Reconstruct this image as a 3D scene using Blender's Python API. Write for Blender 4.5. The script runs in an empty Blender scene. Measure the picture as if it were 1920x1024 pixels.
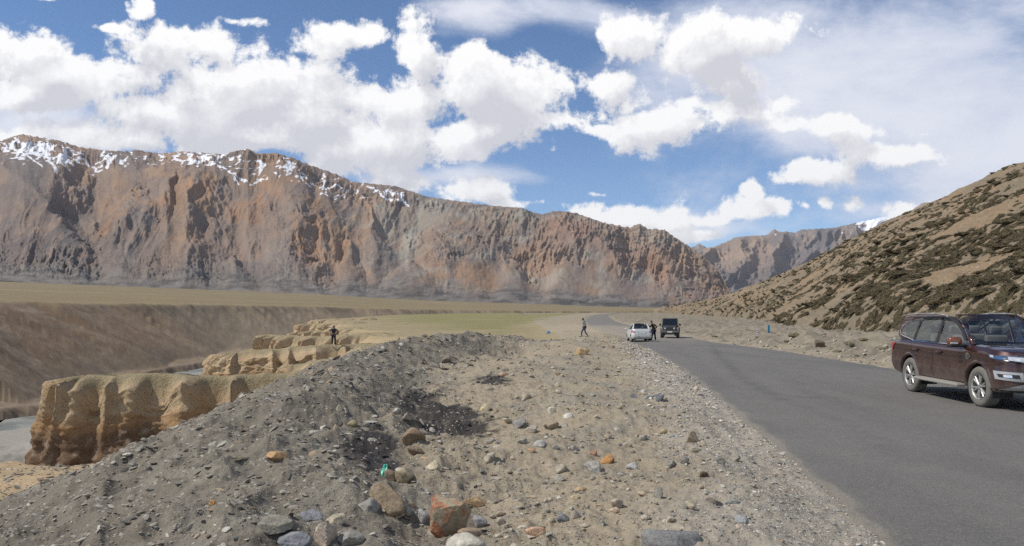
import bpy, bmesh, math, random
import numpy as np
from mathutils import Vector, Matrix, Euler
from mathutils.geometry import tessellate_polygon
random.seed(7)
R = math.radians
scn = bpy.context.scene
COL = scn.collection

# ---------------- camera, world, sun, exposure ----------------
CAMZ = 1.95; FPX = 1500.0; HY = 578.0
cam_d = bpy.data.cameras.new("camera"); cam = bpy.data.objects.new("camera", cam_d); COL.objects.link(cam)
cam.location = (0, 0, CAMZ); cam.rotation_euler = (R(90), 0, 0)
cam_d.sensor_width = 36.0; cam_d.lens = 36.0*FPX/1920.0
cam_d.shift_y = (HY-512.0)/1920.0
cam_d.clip_start = 0.05; cam_d.clip_end = 40000
scn.camera = cam
SUN_EL, SUN_AZ = 51.0, 99.0          # azimuth measured to the left of the view direction
sd = bpy.data.lights.new("sun", 'SUN'); sd.energy = 3.6; sd.angle = R(0.53); sd.color = (1.0, 0.955, 0.88)
so = bpy.data.objects.new("sun", sd); COL.objects.link(so); so.location = (-60, 10, 80)
ts = Vector((-math.sin(R(SUN_AZ))*math.cos(R(SUN_EL)), math.cos(R(SUN_AZ))*math.cos(R(SUN_EL)), math.sin(R(SUN_EL))))
so.rotation_euler = ts.to_track_quat('Z', 'Y').to_euler()
scn.view_settings.view_transform = 'Standard'; scn.view_settings.look = 'None'
scn.view_settings.gamma = 1.0; scn.view_settings.exposure = 0.22
scn.cycles.max_bounces = 6; scn.cycles.diffuse_bounces = 3; scn.cycles.glossy_bounces = 3
scn.cycles.transparent_max_bounces = 8; scn.cycles.volume_bounces = 0; scn.cycles.use_denoising = False; scn.cycles.use_adaptive_sampling = False

class NT:
    """small node-tree helper"""
    def __init__(s, tree): s.t = tree
    def n(s, typ, inp=None, **kw):
        nd = s.t.nodes.new(typ)
        for k, v in kw.items(): setattr(nd, k, v)
        for k, v in (inp or {}).items():
            if isinstance(v, bpy.types.NodeSocket): s.t.links.new(v, nd.inputs[k])
            else: nd.inputs[k].default_value = v
        return nd
    def math(s, op, a, b=0.0, c=0.0, clamp=False):
        return s.n('ShaderNodeMath', {0: a, 1: b, 2: c}, operation=op, use_clamp=clamp).outputs[0]
    def vmath(s, op, a, b=(0, 0, 0), c=None):
        d = {0: a, 1: b}
        if c is not None: d[2] = c
        nd = s.n('ShaderNodeVectorMath', d, operation=op)
        return nd.outputs[1] if op in ('LENGTH', 'DOT_PRODUCT') else nd.outputs[0]
    def noise(s, vec, scale, detail=4, rough=0.55, dist=0.0, out='Fac', dim='3D'):
        return s.n('ShaderNodeTexNoise', {'Vector': vec, 'Scale': scale, 'Detail': detail, 'Roughness': rough, 'Distortion': dist}, noise_dimensions=dim).outputs[out]
    def ramp(s, f, a, b, lo=0.0, hi=1.0):
        return s.n('ShaderNodeMapRange', {0: f, 1: a, 2: b, 3: lo, 4: hi}, interpolation_type='SMOOTHSTEP').outputs[0]
    def mix(s, f, a, b, mode='MIX'):
        nd = s.t.nodes.new('ShaderNodeMix'); nd.data_type = 'RGBA'; nd.blend_type = mode
        for k, v in ((0, f), (6, a), (7, b)):
            if isinstance(v, bpy.types.NodeSocket): s.t.links.new(v, nd.inputs[k])
            else: nd.inputs[k].default_value = v if k == 0 else (tuple(v)+(1.0,) if len(v) == 3 else v)
        return nd.outputs[2]
    def mixf(s, f, a, b):
        nd = s.t.nodes.new('ShaderNodeMix'); nd.data_type = 'FLOAT'
        for k, v in ((0, f), (2, a), (3, b)):
            if isinstance(v, bpy.types.NodeSocket): s.t.links.new(v, nd.inputs[k])
            else: nd.inputs[k].default_value = v
        return nd.outputs[0]

# ---- sky: Nishita plus a procedural cloud field in the world ----
wd = bpy.data.worlds.new("World"); scn.world = wd; wd.use_nodes = True
wt = wd.node_tree; wt.nodes.clear(); W = NT(wt)
CUM = [ # cumulus masses: centre and radii in hundredths of tan(angle) (azimuth right, elevation up)
 (15,100,75,75),(95,155,105,42),(30,180,70,34),(330,100,120,55),(395,82,58,45),(255,135,75,42),
 (460,190,150,62),(620,185,120,66),(320,225,120,46),(200,262,170,36),(45,275,90,26),(480,262,260,44),
 (650,72,66,38),(780,110,58,64),(760,190,110,74),(880,170,95,66),(985,175,100,58),(1110,160,95,42),(690,285,190,50),(880,255,150,46),(1010,225,110,32),
 (1180,62,88,60),(1300,110,110,72),(1250,235,95,34),(1370,170,90,50),(1450,70,80,38),(1110,243,90,14),
 (800,345,90,22),(860,358,130,24),(1030,343,38,10),(1120,350,44,7),(1000,384,62,14),(1165,398,100,40),(1245,410,75,28),(1318,412,34,14),(1290,440,60,14),(930,372,40,10),
 (1440,397,44,20),(1418,368,15,15),(1546,386,22,13),(1602,383,21,16),(1503,392,22,10),(1530,338,52,17),
 (1017,277,17,9),(275,8,24,20),(190,49,46,7),(440,36,42,12),(85,3,34,8),(1560,255,70,26),(1480,245,60,16),(1720,400,50,16),(1350,215,110,34),(1450,200,80,24),(1620,262,90,18),(1700,300,90,20),(560,235,140,60)]
VEIL = [(1750,150,480,230),(1500,120,300,150),(1850,330,280,150),(1650,220,300,160),(1560,280,190,50),(1250,160,190,130),(1100,20,230,40),(60,225,140,60),(840,335,160,20),(1240,425,130,32),(1400,30,300,60),(2300,200,500,300),(-300,200,260,90)]
def blob_group(name, blobs, k):
    g = bpy.data.node_groups.new(name, 'ShaderNodeTree')
    g.interface.new_socket('P', in_out='INPUT', socket_type='NodeSocketVector')
    g.interface.new_socket('D', in_out='OUTPUT', socket_type='NodeSocketFloat')
    q = NT(g); gi = g.nodes.new('NodeGroupInput'); go = g.nodes.new('NodeGroupOutput')
    acc = None
    for (cx, cy, rx, ry) in blobs:
        rx *= 1.13; ry *= 1.13
        c = ((cx-960)/FPX, (HY-cy)/FPX); ir = (FPX/rx, FPX/ry)
        v = q.vmath('MULTIPLY_ADD', gi.outputs[0], (ir[0], ir[1], 0), (-c[0]*ir[0], -c[1]*ir[1], 0))
        l = q.vmath('LENGTH', v)
        # small clouds fall off as fast as big ones do, in angle
        l = q.math('MULTIPLY_ADD', l, min(1.0, 0.45+ry/90.0), 1-min(1.0, 0.45+ry/90.0))
        acc = l if acc is None else q.math('SMOOTH_MIN', acc, l, k)
    g.links.new(q.math('SUBTRACT', 1.0, acc), go.inputs[0])
    return g
gc = blob_group('cumulus_field', CUM, 0.12); gv = blob_group('veil_field', VEIL, 0.25)
tc = W.n('ShaderNodeTexCoord').outputs['Generated']
sp = W.n('ShaderNodeSeparateXYZ', {0: tc})
yy = W.math('MAXIMUM', sp.outputs[1], 0.06)
uu = W.math('DIVIDE', sp.outputs[0], yy); vv = W.math('DIVIDE', sp.outputs[2], yy)
P0 = W.n('ShaderNodeCombineXYZ', {0: uu, 1: vv, 2: 0.0}).outputs[0]
wrp = W.noise(P0, 5.0, 2, 0.6, out='Color', dim='2D')
WOFF = W.vmath('MULTIPLY', W.vmath('SUBTRACT', wrp, (0.5, 0.5, 0.5)), (0.085, 0.05, 0))
def cum_density(off, det):
    P = W.vmath('ADD', P0, off)
    b = W.n('ShaderNodeGroup'); b.node_tree = gc; wt.links.new(W.vmath('ADD', P, WOFF), b.inputs[0])
    bill = W.noise(P, 9.0, det, 0.66, 0.1, dim='2D')
    return W.math('MULTIPLY_ADD', W.math('SUBTRACT', bill, 0.5), 3.0, W.math('MULTIPLY_ADD', b.outputs[0], 1.0, 0.04))
d0 = cum_density((0, 0, 0), 8)
d1 = cum_density((-0.010, 0.022, 0), 5)
d2 = cum_density((-0.02, 0.06, 0), 1)
a_c = W.ramp(d0, -0.02, 0.36)
self_sh = W.math('ADD', W.math('MULTIPLY', W.ramp(d1, -0.05, 0.75), 0.5), W.math('MULTIPLY', W.ramp(d2, 0.0, 0.8), 0.5))
lit = W.math('SUBTRACT', 1.0, self_sh)
lit = W.math('ADD', lit, W.math('MULTIPLY', W.math('SUBTRACT', d0, d1), 0.55), clamp=True)
bv = W.n('ShaderNodeGroup'); bv.node_tree = gv
Pv = W.vmath('ADD', P0, W.vmath('MULTIPLY', W.vmath('SUBTRACT', wrp, (0.5, 0.5, 0.5)), (0.2, 0.08, 0)))
wt.links.new(Pv, bv.inputs[0])
stre = W.noise(W.vmath('MULTIPLY', P0, (1.0, 2.0, 1.0)), 3.5, 7, 0.62, 0.15, dim='2D')
veil = W.ramp(W.math('MULTIPLY_ADD', W.math('SUBTRACT', stre, 0.5), 1.8, bv.outputs[0]), -0.25, 0.62, 0.0, 0.92)
wt_front = W.ramp(sp.outputs[1], 0.05, 0.25)
# sides and back of the dome: a scattered cloud deck from the same noise
deck = W.ramp(W.noise(tc, 2.6, 4, 0.55), 0.47, 0.62, 0.0, 0.85)
a_c = W.mixf(wt_front, deck, a_c)
veil = W.math('MULTIPLY', veil, wt_front)
sky = W.n('ShaderNodeTexSky', sky_type='NISHITA'); sky.sun_disc = False
sky.sun_elevation = R(SUN_EL); sky.sun_rotation = R(-SUN_AZ); sky.altitude = 4200; sky.air_density = 1.0; sky.dust_density = 0.25; sky.ozone_density = 1.5
skc = W.n('ShaderNodeHueSaturation', {'Saturation': 1.16, 'Value': 1.18, 'Color': sky.outputs[0]}).outputs[0]
cloudcol = W.mix(lit, (5.9, 5.9, 6.3), (9.4, 9.3, 9.2))
veilcol = W.mix(W.ramp(stre, 0.3, 0.7), (5.3, 5.8, 7.1), (7.7, 7.8, 8.4))
c1 = W.mix(veil, skc, veilcol)
c2 = W.mix(a_c, c1, cloudcol)
zup = W.ramp(sp.outputs[2], -0.03, 0.0)
c3 = W.mix(zup, (1.2, 1.0, 0.8), c2)
bg = W.n('ShaderNodeBackground', {'Color': c3, 'Strength': 0.1})
wt.links.new(bg.outputs[0], W.n('ShaderNodeOutputWorld').inputs[0])
wd.cycles.sampling_method = 'MANUAL'; wd.cycles.sample_map_resolution = 100

# ---------------- numpy noise and mesh helpers ----------------
def _hash(ix, iy, seed):
    h = (ix.astype(np.int64)*374761393 + iy.astype(np.int64)*668265263 + seed*1442695041) & 0xffffffff
    h = ((h ^ (h >> 13))*1274126177) & 0xffffffff
    return ((h ^ (h >> 16)) & 0xffff).astype(np.float32)/65535.0
def perlin(x, y, seed=0):
    x = np.asarray(x, dtype=np.float64); y = np.asarray(y, dtype=np.float64)
    ix = np.floor(x); iy = np.floor(y); fx = (x-ix).astype(np.float32); fy = (y-iy).astype(np.float32)
    u = fx*fx*fx*(fx*(fx*6-15)+10); v = fy*fy*fy*(fy*(fy*6-15)+10)
    def g(ox, oy):
        a = _hash(ix+ox, iy+oy, seed)*6.2831853
        return np.cos(a)*(fx-ox)+np.sin(a)*(fy-oy)
    n00 = g(0, 0); n10 = g(1, 0); n01 = g(0, 1); n11 = g(1, 1)
    return ((n00*(1-u)+n10*u)*(1-v)+(n01*(1-u)+n11*u)*v)*1.41
def fbm(x, y, oct=5, seed=0, gain=0.5, lac=2.03):
    a = 1.0; s = 0; t = 0; f = 1.0
    for o in range(oct):
        s = s + a*perlin(x*f+o*17.3, y*f-o*9.1, seed+o); t += a; a *= gain; f *= lac
    return s/t*1.6
def ridged(x, y, oct=5, seed=0, gain=0.5, lac=2.1):
    a = 1.0; s = 0; t = 0; f = 1.0; w = 1.0
    for o in range(oct):
        n = 1-np.abs(perlin(x*f+o*7.7, y*f+o*3.3, seed+o))*1.35
        n = n*n; s = s + a*n*w; t += a; w = np.clip(n*1.3, 0, 1); a *= gain; f *= lac
    return s/t
def sst(a, b, x):
    t = np.clip((x-a)/(b-a), 0, 1); return t*t*(3-2*t)
def lerp(a, b, t): return a+(b-a)*t
def smax(a, b, k):
    h = np.clip(0.5+0.5*(a-b)/k, 0, 1); return lerp(b, a, h)+k*h*(1-h)
def smin(a, b, k): return -smax(-a, -b, k)
def itp(x, pts):
    return np.interp(x, [p[0] for p in pts], [p[1] for p in pts])
def sitp(x, pts):
    """smooth interpolation (averaged) of a polyline function"""
    w = 0; dx = 0
    d = 2.2
    return (itp(x-d, pts)+2*itp(x, pts)+itp(x+d, pts))/4
def mesh_np(name, verts, faces, mat=None, parent=None, smooth=True, col=None, mats=None, fmat=None):
    """verts (n,3); faces (m,k) array with constant k"""
    me = bpy.data.meshes.new(name)
    verts = np.ascontiguousarray(verts, dtype=np.float32); faces = np.ascontiguousarray(faces, dtype=np.int32)
    m, k = faces.shape
    me.vertices.add(len(verts)); me.vertices.foreach_set('co', verts.ravel())
    me.loops.add(m*k); me.loops.foreach_set('vertex_index', faces.ravel())
    me.polygons.add(m); me.polygons.foreach_set('loop_start', np.arange(0, m*k, k, dtype=np.int32))
    me.polygons.foreach_set('loop_total', np.full(m, k, dtype=np.int32))
    me.polygons.foreach_set('use_smooth', np.full(m, smooth, dtype=bool))
    if fmat is not None: me.polygons.foreach_set('material_index', np.ascontiguousarray(fmat, dtype=np.int32))
    for mm in (mats or ([mat] if mat else [])): me.materials.append(mm)
    if col is not None:
        a = me.color_attributes.new('Col', 'FLOAT_COLOR', 'POINT')
        c = np.ones((len(verts), 4), dtype=np.float32); c[:, :3] = col
        a.data.foreach_set('color', c.ravel())
    me.update(calc_edges=True)
    o = bpy.data.objects.new(name, me); COL.objects.link(o)
    if parent: o.parent = parent
    return o
def grid_faces(nr, nc, wrap=False):
    i = np.arange(nr-1)[:, None]; j = np.arange(nc if wrap else nc-1)[None, :]; j2 = (j+1) % nc
    a = i*nc+j; b = i*nc+j2; c = (i+1)*nc+j2; d = (i+1)*nc+j
    return np.stack([a, b, c, d], -1).reshape(-1, 4)
def tag(o, label=None, cat=None, group=None, kind=None):
    if label: o['label'] = label
    if cat: o['category'] = cat
    if group: o['group'] = group
    if kind: o['kind'] = kind
    return o
def mcol(c, f, col):
    """blend colour col into array c by mask f"""
    return c*(1-f[..., None])+np.array(col)*f[..., None]

# ---------------- materials ----------------
def newmat(name):
    m = bpy.data.materials.new(name); m.use_nodes = True; m.node_tree.nodes.clear()
    return m, NT(m.node_tree)
def finish(m, q, **inp):
    b = q.n('ShaderNodeBsdfPrincipled', inp)
    q.t.links.new(b.outputs[0], q.n('ShaderNodeOutputMaterial').inputs[0]); return m
def earth_mat(name, scales, amp, bumps, rough=0.95, speck=None, hue=0.0):
    """vertex colour x noise of several scales, with bump; coordinates in metres"""
    m, q = newmat(name)
    P = q.n('ShaderNodeNewGeometry').outputs['Position']
    c = q.n('ShaderNodeVertexColor', layer_name='Col').outputs[0]
    f = None
    for s, a in scales:
        n = q.math('MULTIPLY', q.math('SUBTRACT', q.noise(P, s, 5, 0.62), 0.5), a)
        f = n if f is None else q.math('ADD', f, n)
    f = q.math('ADD', f, 1.0)
    c = q.vmath('SCALE', c); c.node.inputs[3].default_value = 1.0; q.t.links.new(f, c.node.inputs[3])
    if speck:
        for s, thr, col, st in speck:
            v = q.n('ShaderNodeTexVoronoi', {'Vector': P, 'Scale': s, 'Randomness': 1.0})
            rnd = q.n('ShaderNodeSeparateXYZ', {0: v.outputs['Color']}).outputs[0]
            k = q.math('MULTIPLY', q.ramp(rnd, 1-thr, 1-thr+0.05), q.ramp(v.outputs['Distance'], 0.45, 0.32))
            c = q.mix(q.math('MULTIPLY', k, st), c, col)
    h = None
    for s, a in bumps:
        n = q.math('MULTIPLY', q.noise(P, s, 6, 0.65), a)
        h = n if h is None else q.math('ADD', h, n)
    b = q.n('ShaderNodeBump', {'Height': h, 'Strength': 1.0, 'Distance': 1.0}).outputs[0]
    return finish(m, q, **{'Base Color': c, 'Roughness': rough, 'Normal': b, 'Specular IOR Level': 0.15})
def plain(name, col, rough=0.6, metal=0.0, spec=0.5, coat=0.0, noise=0.0, nscale=20.0, emit=None, bump=0.0, alpha=None):
    m, q = newmat(name)
    inp = {'Base Color': tuple(col)+(1,), 'Roughness': rough, 'Metallic': metal, 'Specular IOR Level': spec, 'Coat Weight': coat, 'Coat Roughness': 0.06}
    if noise or bump:
        P = q.n('ShaderNodeTexCoord').outputs['Object']; nn = q.noise(P, nscale, 5, 0.6)
        if noise:
            f = q.math('MULTIPLY_ADD', q.math('SUBTRACT', nn, 0.5), noise*2, 1.0)
            v = q.vmath('SCALE', tuple(col)); q.t.links.new(f, v.node.inputs[3]); inp['Base Color'] = v
        if bump: inp['Normal'] = q.n('ShaderNodeBump', {'Height': nn, 'Strength': 1.0, 'Distance': bump}).outputs[0]
    return finish(m, q, **inp)

# ---------------- the shape of the land (metres; camera at x=0, y=0, looking along +y) ----------------
ZR = [(-80, 0.3), (0, 0.0), (25, 0.0), (44, -0.35), (65, -0.83), (100, -1.0), (400, -1.05), (700, -1.2)]
XLp = [(-60, -8.0), (-20, -0.6), (0, 2.35), (6.5, 3.15), (12.6, 3.98), (25, 5.45), (43, 7.6), (62, 9.4), (80, 10.7), (100, 11.7), (138, 13.4), (185, 17.0), (233, 22), (316, 31), (420, 48), (520, 70)]
def zroad(Y): return sitp(Y, ZR)
def xl(Y): return itp(Y, XLp)
RW = 6.75
RIV = np.array([(-900, -60), (-260, 62), (-160, 97), (-100, 112), (-77, 120), (-69, 134), (-73, 165), (-84, 208), (-84, 252), (-80, 320), (-54, 390), (0, 460), (90, 520), (220, 575), (500, 640), (1500, 800), (5000, 1200)], dtype=float)
def river_s(X, Y):
    best = np.full(np.shape(X), 1e9); sg = np.ones(np.shape(X)); par = np.zeros(np.shape(X)); acc = 0
    for a, b in zip(RIV[:-1], RIV[1:]):
        dx, dy = b-a; L = math.hypot(dx, dy)
        t = np.clip(((X-a[0])*dx+(Y-a[1])*dy)/(L*L), 0, 1)
        px = a[0]+t*dx; py = a[1]+t*dy; d = np.hypot(X-px, Y-py)
        c = dx*(Y-a[1])-dy*(X-a[0])
        k = d < best
        sg = np.where(k, np.sign(c), sg); par = np.where(k, acc+t*L, par); best = np.where(k, d, best); acc += L
    return best*sg, par
BX = [(0, -1.2), (5.5, -1.9), (8, -2.5), (12, -3.2), (18, -3.9), (25, -3.9), (32, -2.7), (38, -0.6), (45, 1.3), (58, 3.6), (66, 4.6), (80, 4.8)]
BZ = [(0, 0.1), (5.5, 0.3), (8, 0.45), (12, 0.60), (18, 0.72), (25, 0.78), (32, 0.92), (38, 0.50), (45, 0.10), (58, -0.42), (66, -0.9), (80, -2)]
XE = [(-60, -3), (0, -3), (25, -6), (33, -8), (37, -9.2), (45, -10), (60, -11.5), (66, -12), (72, -13), (77, -11), (90, -11.5), (96, -16), (104, -22), (108, -17), (120, -19), (128, -26), (136, -31), (142, -27), (160, -30), (200, -45), (300, -58), (340, -66), (400, -220), (9000, -220)]
TER = [(0, -1.3), (150, -1.35), (350, -0.45), (600, -0.2), (1200, 0)]
MOUNDS = [(2.3, 36.0, 2.6, 3.2, 0.55), (0.2, 21.0, 1.9, 2.6, 0.30), (1.4, 27.5, 2.4, 2.2, 0.18), (0.1, 9.6, 0.9, 0.8, 0.16), (-0.9, 8.8, 0.5, 0.5, 0.12), (1.7, 13.5, 1.2, 0.9, 0.10),
          (16.3, 31.0, 1.6, 2.0, 0.45), (19.5, 44.0, 2.0, 3.0, 0.5), (15.8, 25.5, 1.2, 2.5, 0.35), (20.5, 56, 2, 4, 0.5), (9.0, 74, 1.5, 3, 0.25), (4.5, 90, 5, 6, 0.3), (0, 110, 8, 6, 0.3),
          (-1.2, 7.2, 0.5, 0.5, -0.06), (-1.0, 12.5, 0.9, 2.2, -0.16), (0.0, 31.5, 1.2, 2.2, -0.25)]
def field(X, Y, detail=True):
    X = np.asarray(X, float); Y = np.asarray(Y, float)
    r = np.hypot(X, Y)
    Yc = np.clip(Y, -60, 3000)
    zr = zroad(Yc); XL = xl(Yc); XR = XL+RW
    terr = itp(Yc, TER)
    xc = sitp(Yc, BX); zc = sitp(Yc, BZ)
    zc = zc + 0.10*fbm(Yc/2.3, Yc*0, 3, 5)*sst(3, 8, Yc)
    xt = np.where(Yc < 66, xc, np.minimum(4.6, XL-6))
    w = sst(xt-2.5, xt+2.5, X)
    shoulder = zr + 0.12 + 0.16*sst(14, 5, Yc)*sst(XL, XL-1.6, X)
    shoulder = lerp(zr-0.02, shoulder, sst(XL+0.1, XL-1.2, X))
    xe = sitp(Yc, XE) + np.where(Yc > 55, fbm(Yc/9.0, X/30, 3, 21)*sst(55, 90, Yc)*(3+Yc*0.02), 0)
    d = xe-X
    gl = 2.35+1.3*sst(27, 36.5, Yc)
    slope1 = np.clip(d, 0, None)*0.55
    dtip = np.where(Yc < 34, 15-0.0*Yc, 13.0+np.clip(Yc-40, 0, 60)*0.02)
    gfl = gl+(0.015+0.05*sst(33, 40, Yc))*np.clip(d-6, 0, None)+np.clip(d-dtip, 0, None)*0.85
    drop = np.where(slope1 < gl, slope1, gfl)
    drop = smin(slope1, gfl, 0.5)*(d > 0)
    left = np.maximum(terr-drop, -15.9)
    s, par = river_s(X, Y)
    nb = -15.9+0.75*np.clip(-s-15, 0, None)
    left = np.minimum(left, np.where(s < 0, np.maximum(nb, -15.9), -15.9))
    base = lerp(left, shoulder, w)
    # berm of dark shale beside the road
    sl = itp(Yc, [(0, 0.42), (18, 0.46), (30, 0.48), (37, 0.40), (60, 0.42)])
    soft = 0.35+0.9*sst(17, 6, Yc)
    xm = X-xc; ax = np.sqrt(xm*xm+soft*soft)-soft
    hb = zc-np.where(xm < 0, sl, 0.40)*ax+soft*0.12
    base = smax(hb, base, 0.35)
    for (mx, my, sx, sy, mh) in MOUNDS:
        base = base+mh*np.exp(-((X-mx)/sx)**2-((Y-my)/sy)**2)
    # right verge: rubble bank beyond the road
    dr = X-XR
    right = zr-0.02+0.10*sst(0.3, 1.5, dr)+0.50*sst(1.2, 6.0, dr)*sst(400, 60, Yc)*sst(8, 16, Yc)+0.022*np.clip(dr-6, 0, 60)*sst(300, 80, Yc)
    N = np.where(X > XL+RW*0.5, right, base)
    for (mx, my, sx, sy, mh) in MOUNDS[6:10]:
        N = N+np.where(X > XL+3, mh*0.6*np.exp(-((X-mx)/sx)**2-((Y-my)/sy)**2)*sst(0.2, 1.6, dr), 0)
    # far bank of the river and the plain above it
    p = 960+FPX*X/np.maximum(Y, 1.0)
    p = np.where(Y < 20, np.where(X < 0, -1500, 3000), p)
    zrim = itp(p, [(-1500, 4.5), (0, 3.0), (300, 2.6), (600, 1.9), (1000, 0.3), (1400, -0.5)])
    yrim = itp(p, [(-1500, 120), (0, 170), (300, 250), (600, 340), (1000, 560), (1400, 700)])
    zft = itp(p, [(-1500, 60), (-400, 46), (0, 39), (400, 30), (600, 24), (800, 16.5), (1000, 11), (1200, 3.5), (1400, 0.5), (2400, 0)])
    yft = itp(p, [(-1500, 800), (-400, 1000), (0, 1100), (600, 1300), (1000, 1700), (1200, 2000), (1400, 2300)])
    plain_z = zrim+(zft-zrim)*np.clip((Y-yrim)/(yft-yrim), 0, 1.1)**1.15
    sj = s+(ridged(par/11.0, s/60, 3, 31)-0.6)*4.0*sst(14, 40, s)+fbm(par/40, s/80, 2, 33)*6
    bank = -16.3+1.9*sst(8.8, 10.6, s+fbm(par/9, s/9, 3, 36)*1.6)+0.6*sst(10, 22, s)+0.64*np.clip(sj-17, 0, None)
    F = np.where(bank < plain_z, bank, plain_z)
    F = smin(bank, plain_z, 0.6)
    z = np.where(s > 0, F, N)
    bed = -16.8
    z = np.where((s < 8.5) & (s > -1.5), np.minimum(z, bed), z)
    wl = sst(0.5, 4.5, -s+fbm(par/12, par*0, 2, 39)*2)
    z = np.where((s < 0) & (s > -14), lerp(bed, z, wl), z)
    onroad = sst(-0.15, 0.15, X-XL)*sst(0.15, -0.15, X-XR)*(Y < 520)
    info = dict(s=s, par=par, XL=XL, XR=XR, xc=xc, zc=zc, hb=hb, d=d, onroad=onroad, r=r, zr=zr, dr=dr, w=w, plain=plain_z, bank=bank)
    if detail:
        off = (1-onroad)
        nearw = sst(260, 60, r)
        n = 0.10*fbm(X/2.6, Y/2.6, 3, 41)*off*nearw + 0.065*fbm(X/0.8, Y/0.8, 4, 43)*off*sst(90, 30, r)
        n = n + (0.024*fbm(X/0.17, Y/0.17, 3, 47)+0.030*(ridged(X/0.42, Y/0.42, 3, 48)-0.5))*off*sst(34, 12, r)
        n = n + (0.34*(ridged(X/1.6, Y/1.8, 4, 49)-0.5)+0.13*(ridged(X/0.5, Y/0.5, 3, 50)-0.5))*np.clip(hb-base+0.6, 0, 1)*off*sst(70, 30, r)
        n = n*sst(0, 0.6, np.abs(X-XL)+0.15)
        edge = (s < -20)*sst(1, 6, d)*sst(25, 60, r)
        n = n + edge*(fbm(X/5, Y/5, 4, 51)*0.9)
        n = n + np.where(s > 12, fbm(X/14, Y/14, 5, 53)*0.5*sst(900, 200, r)+fbm(X/4, Y/4, 3, 54)*0.22*(bank < plain_z+1), 0)
        n = n + np.where((dr > 0.6) & (s < 0), (fbm(X/1.6, Y/1.6, 4, 55)*0.27+(ridged(X/4, Y/4, 3, 56)-0.5)*0.5)*sst(0.6, 2, dr), 0)
        z = z + n
    z = z - 0.06*onroad
    return z, info
def H(x, y):
    return float(field(np.array([x]), np.array([y]))[0][0])
def from_px(px, py, dmin=2.0, dmax=600.0):
    """where the sight line of a photo pixel first meets the ground"""
    D = np.exp(np.linspace(math.log(dmin), math.log(dmax), 1600))
    X = D*(px-960)/FPX; Z = CAMZ-D*(py-HY)/FPX
    g = field(X, D)[0]; k = np.argmax(g > Z) if np.any(g > Z) else len(D)-1
    return float(X[k]), float(D[k]), float(g[k])

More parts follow.
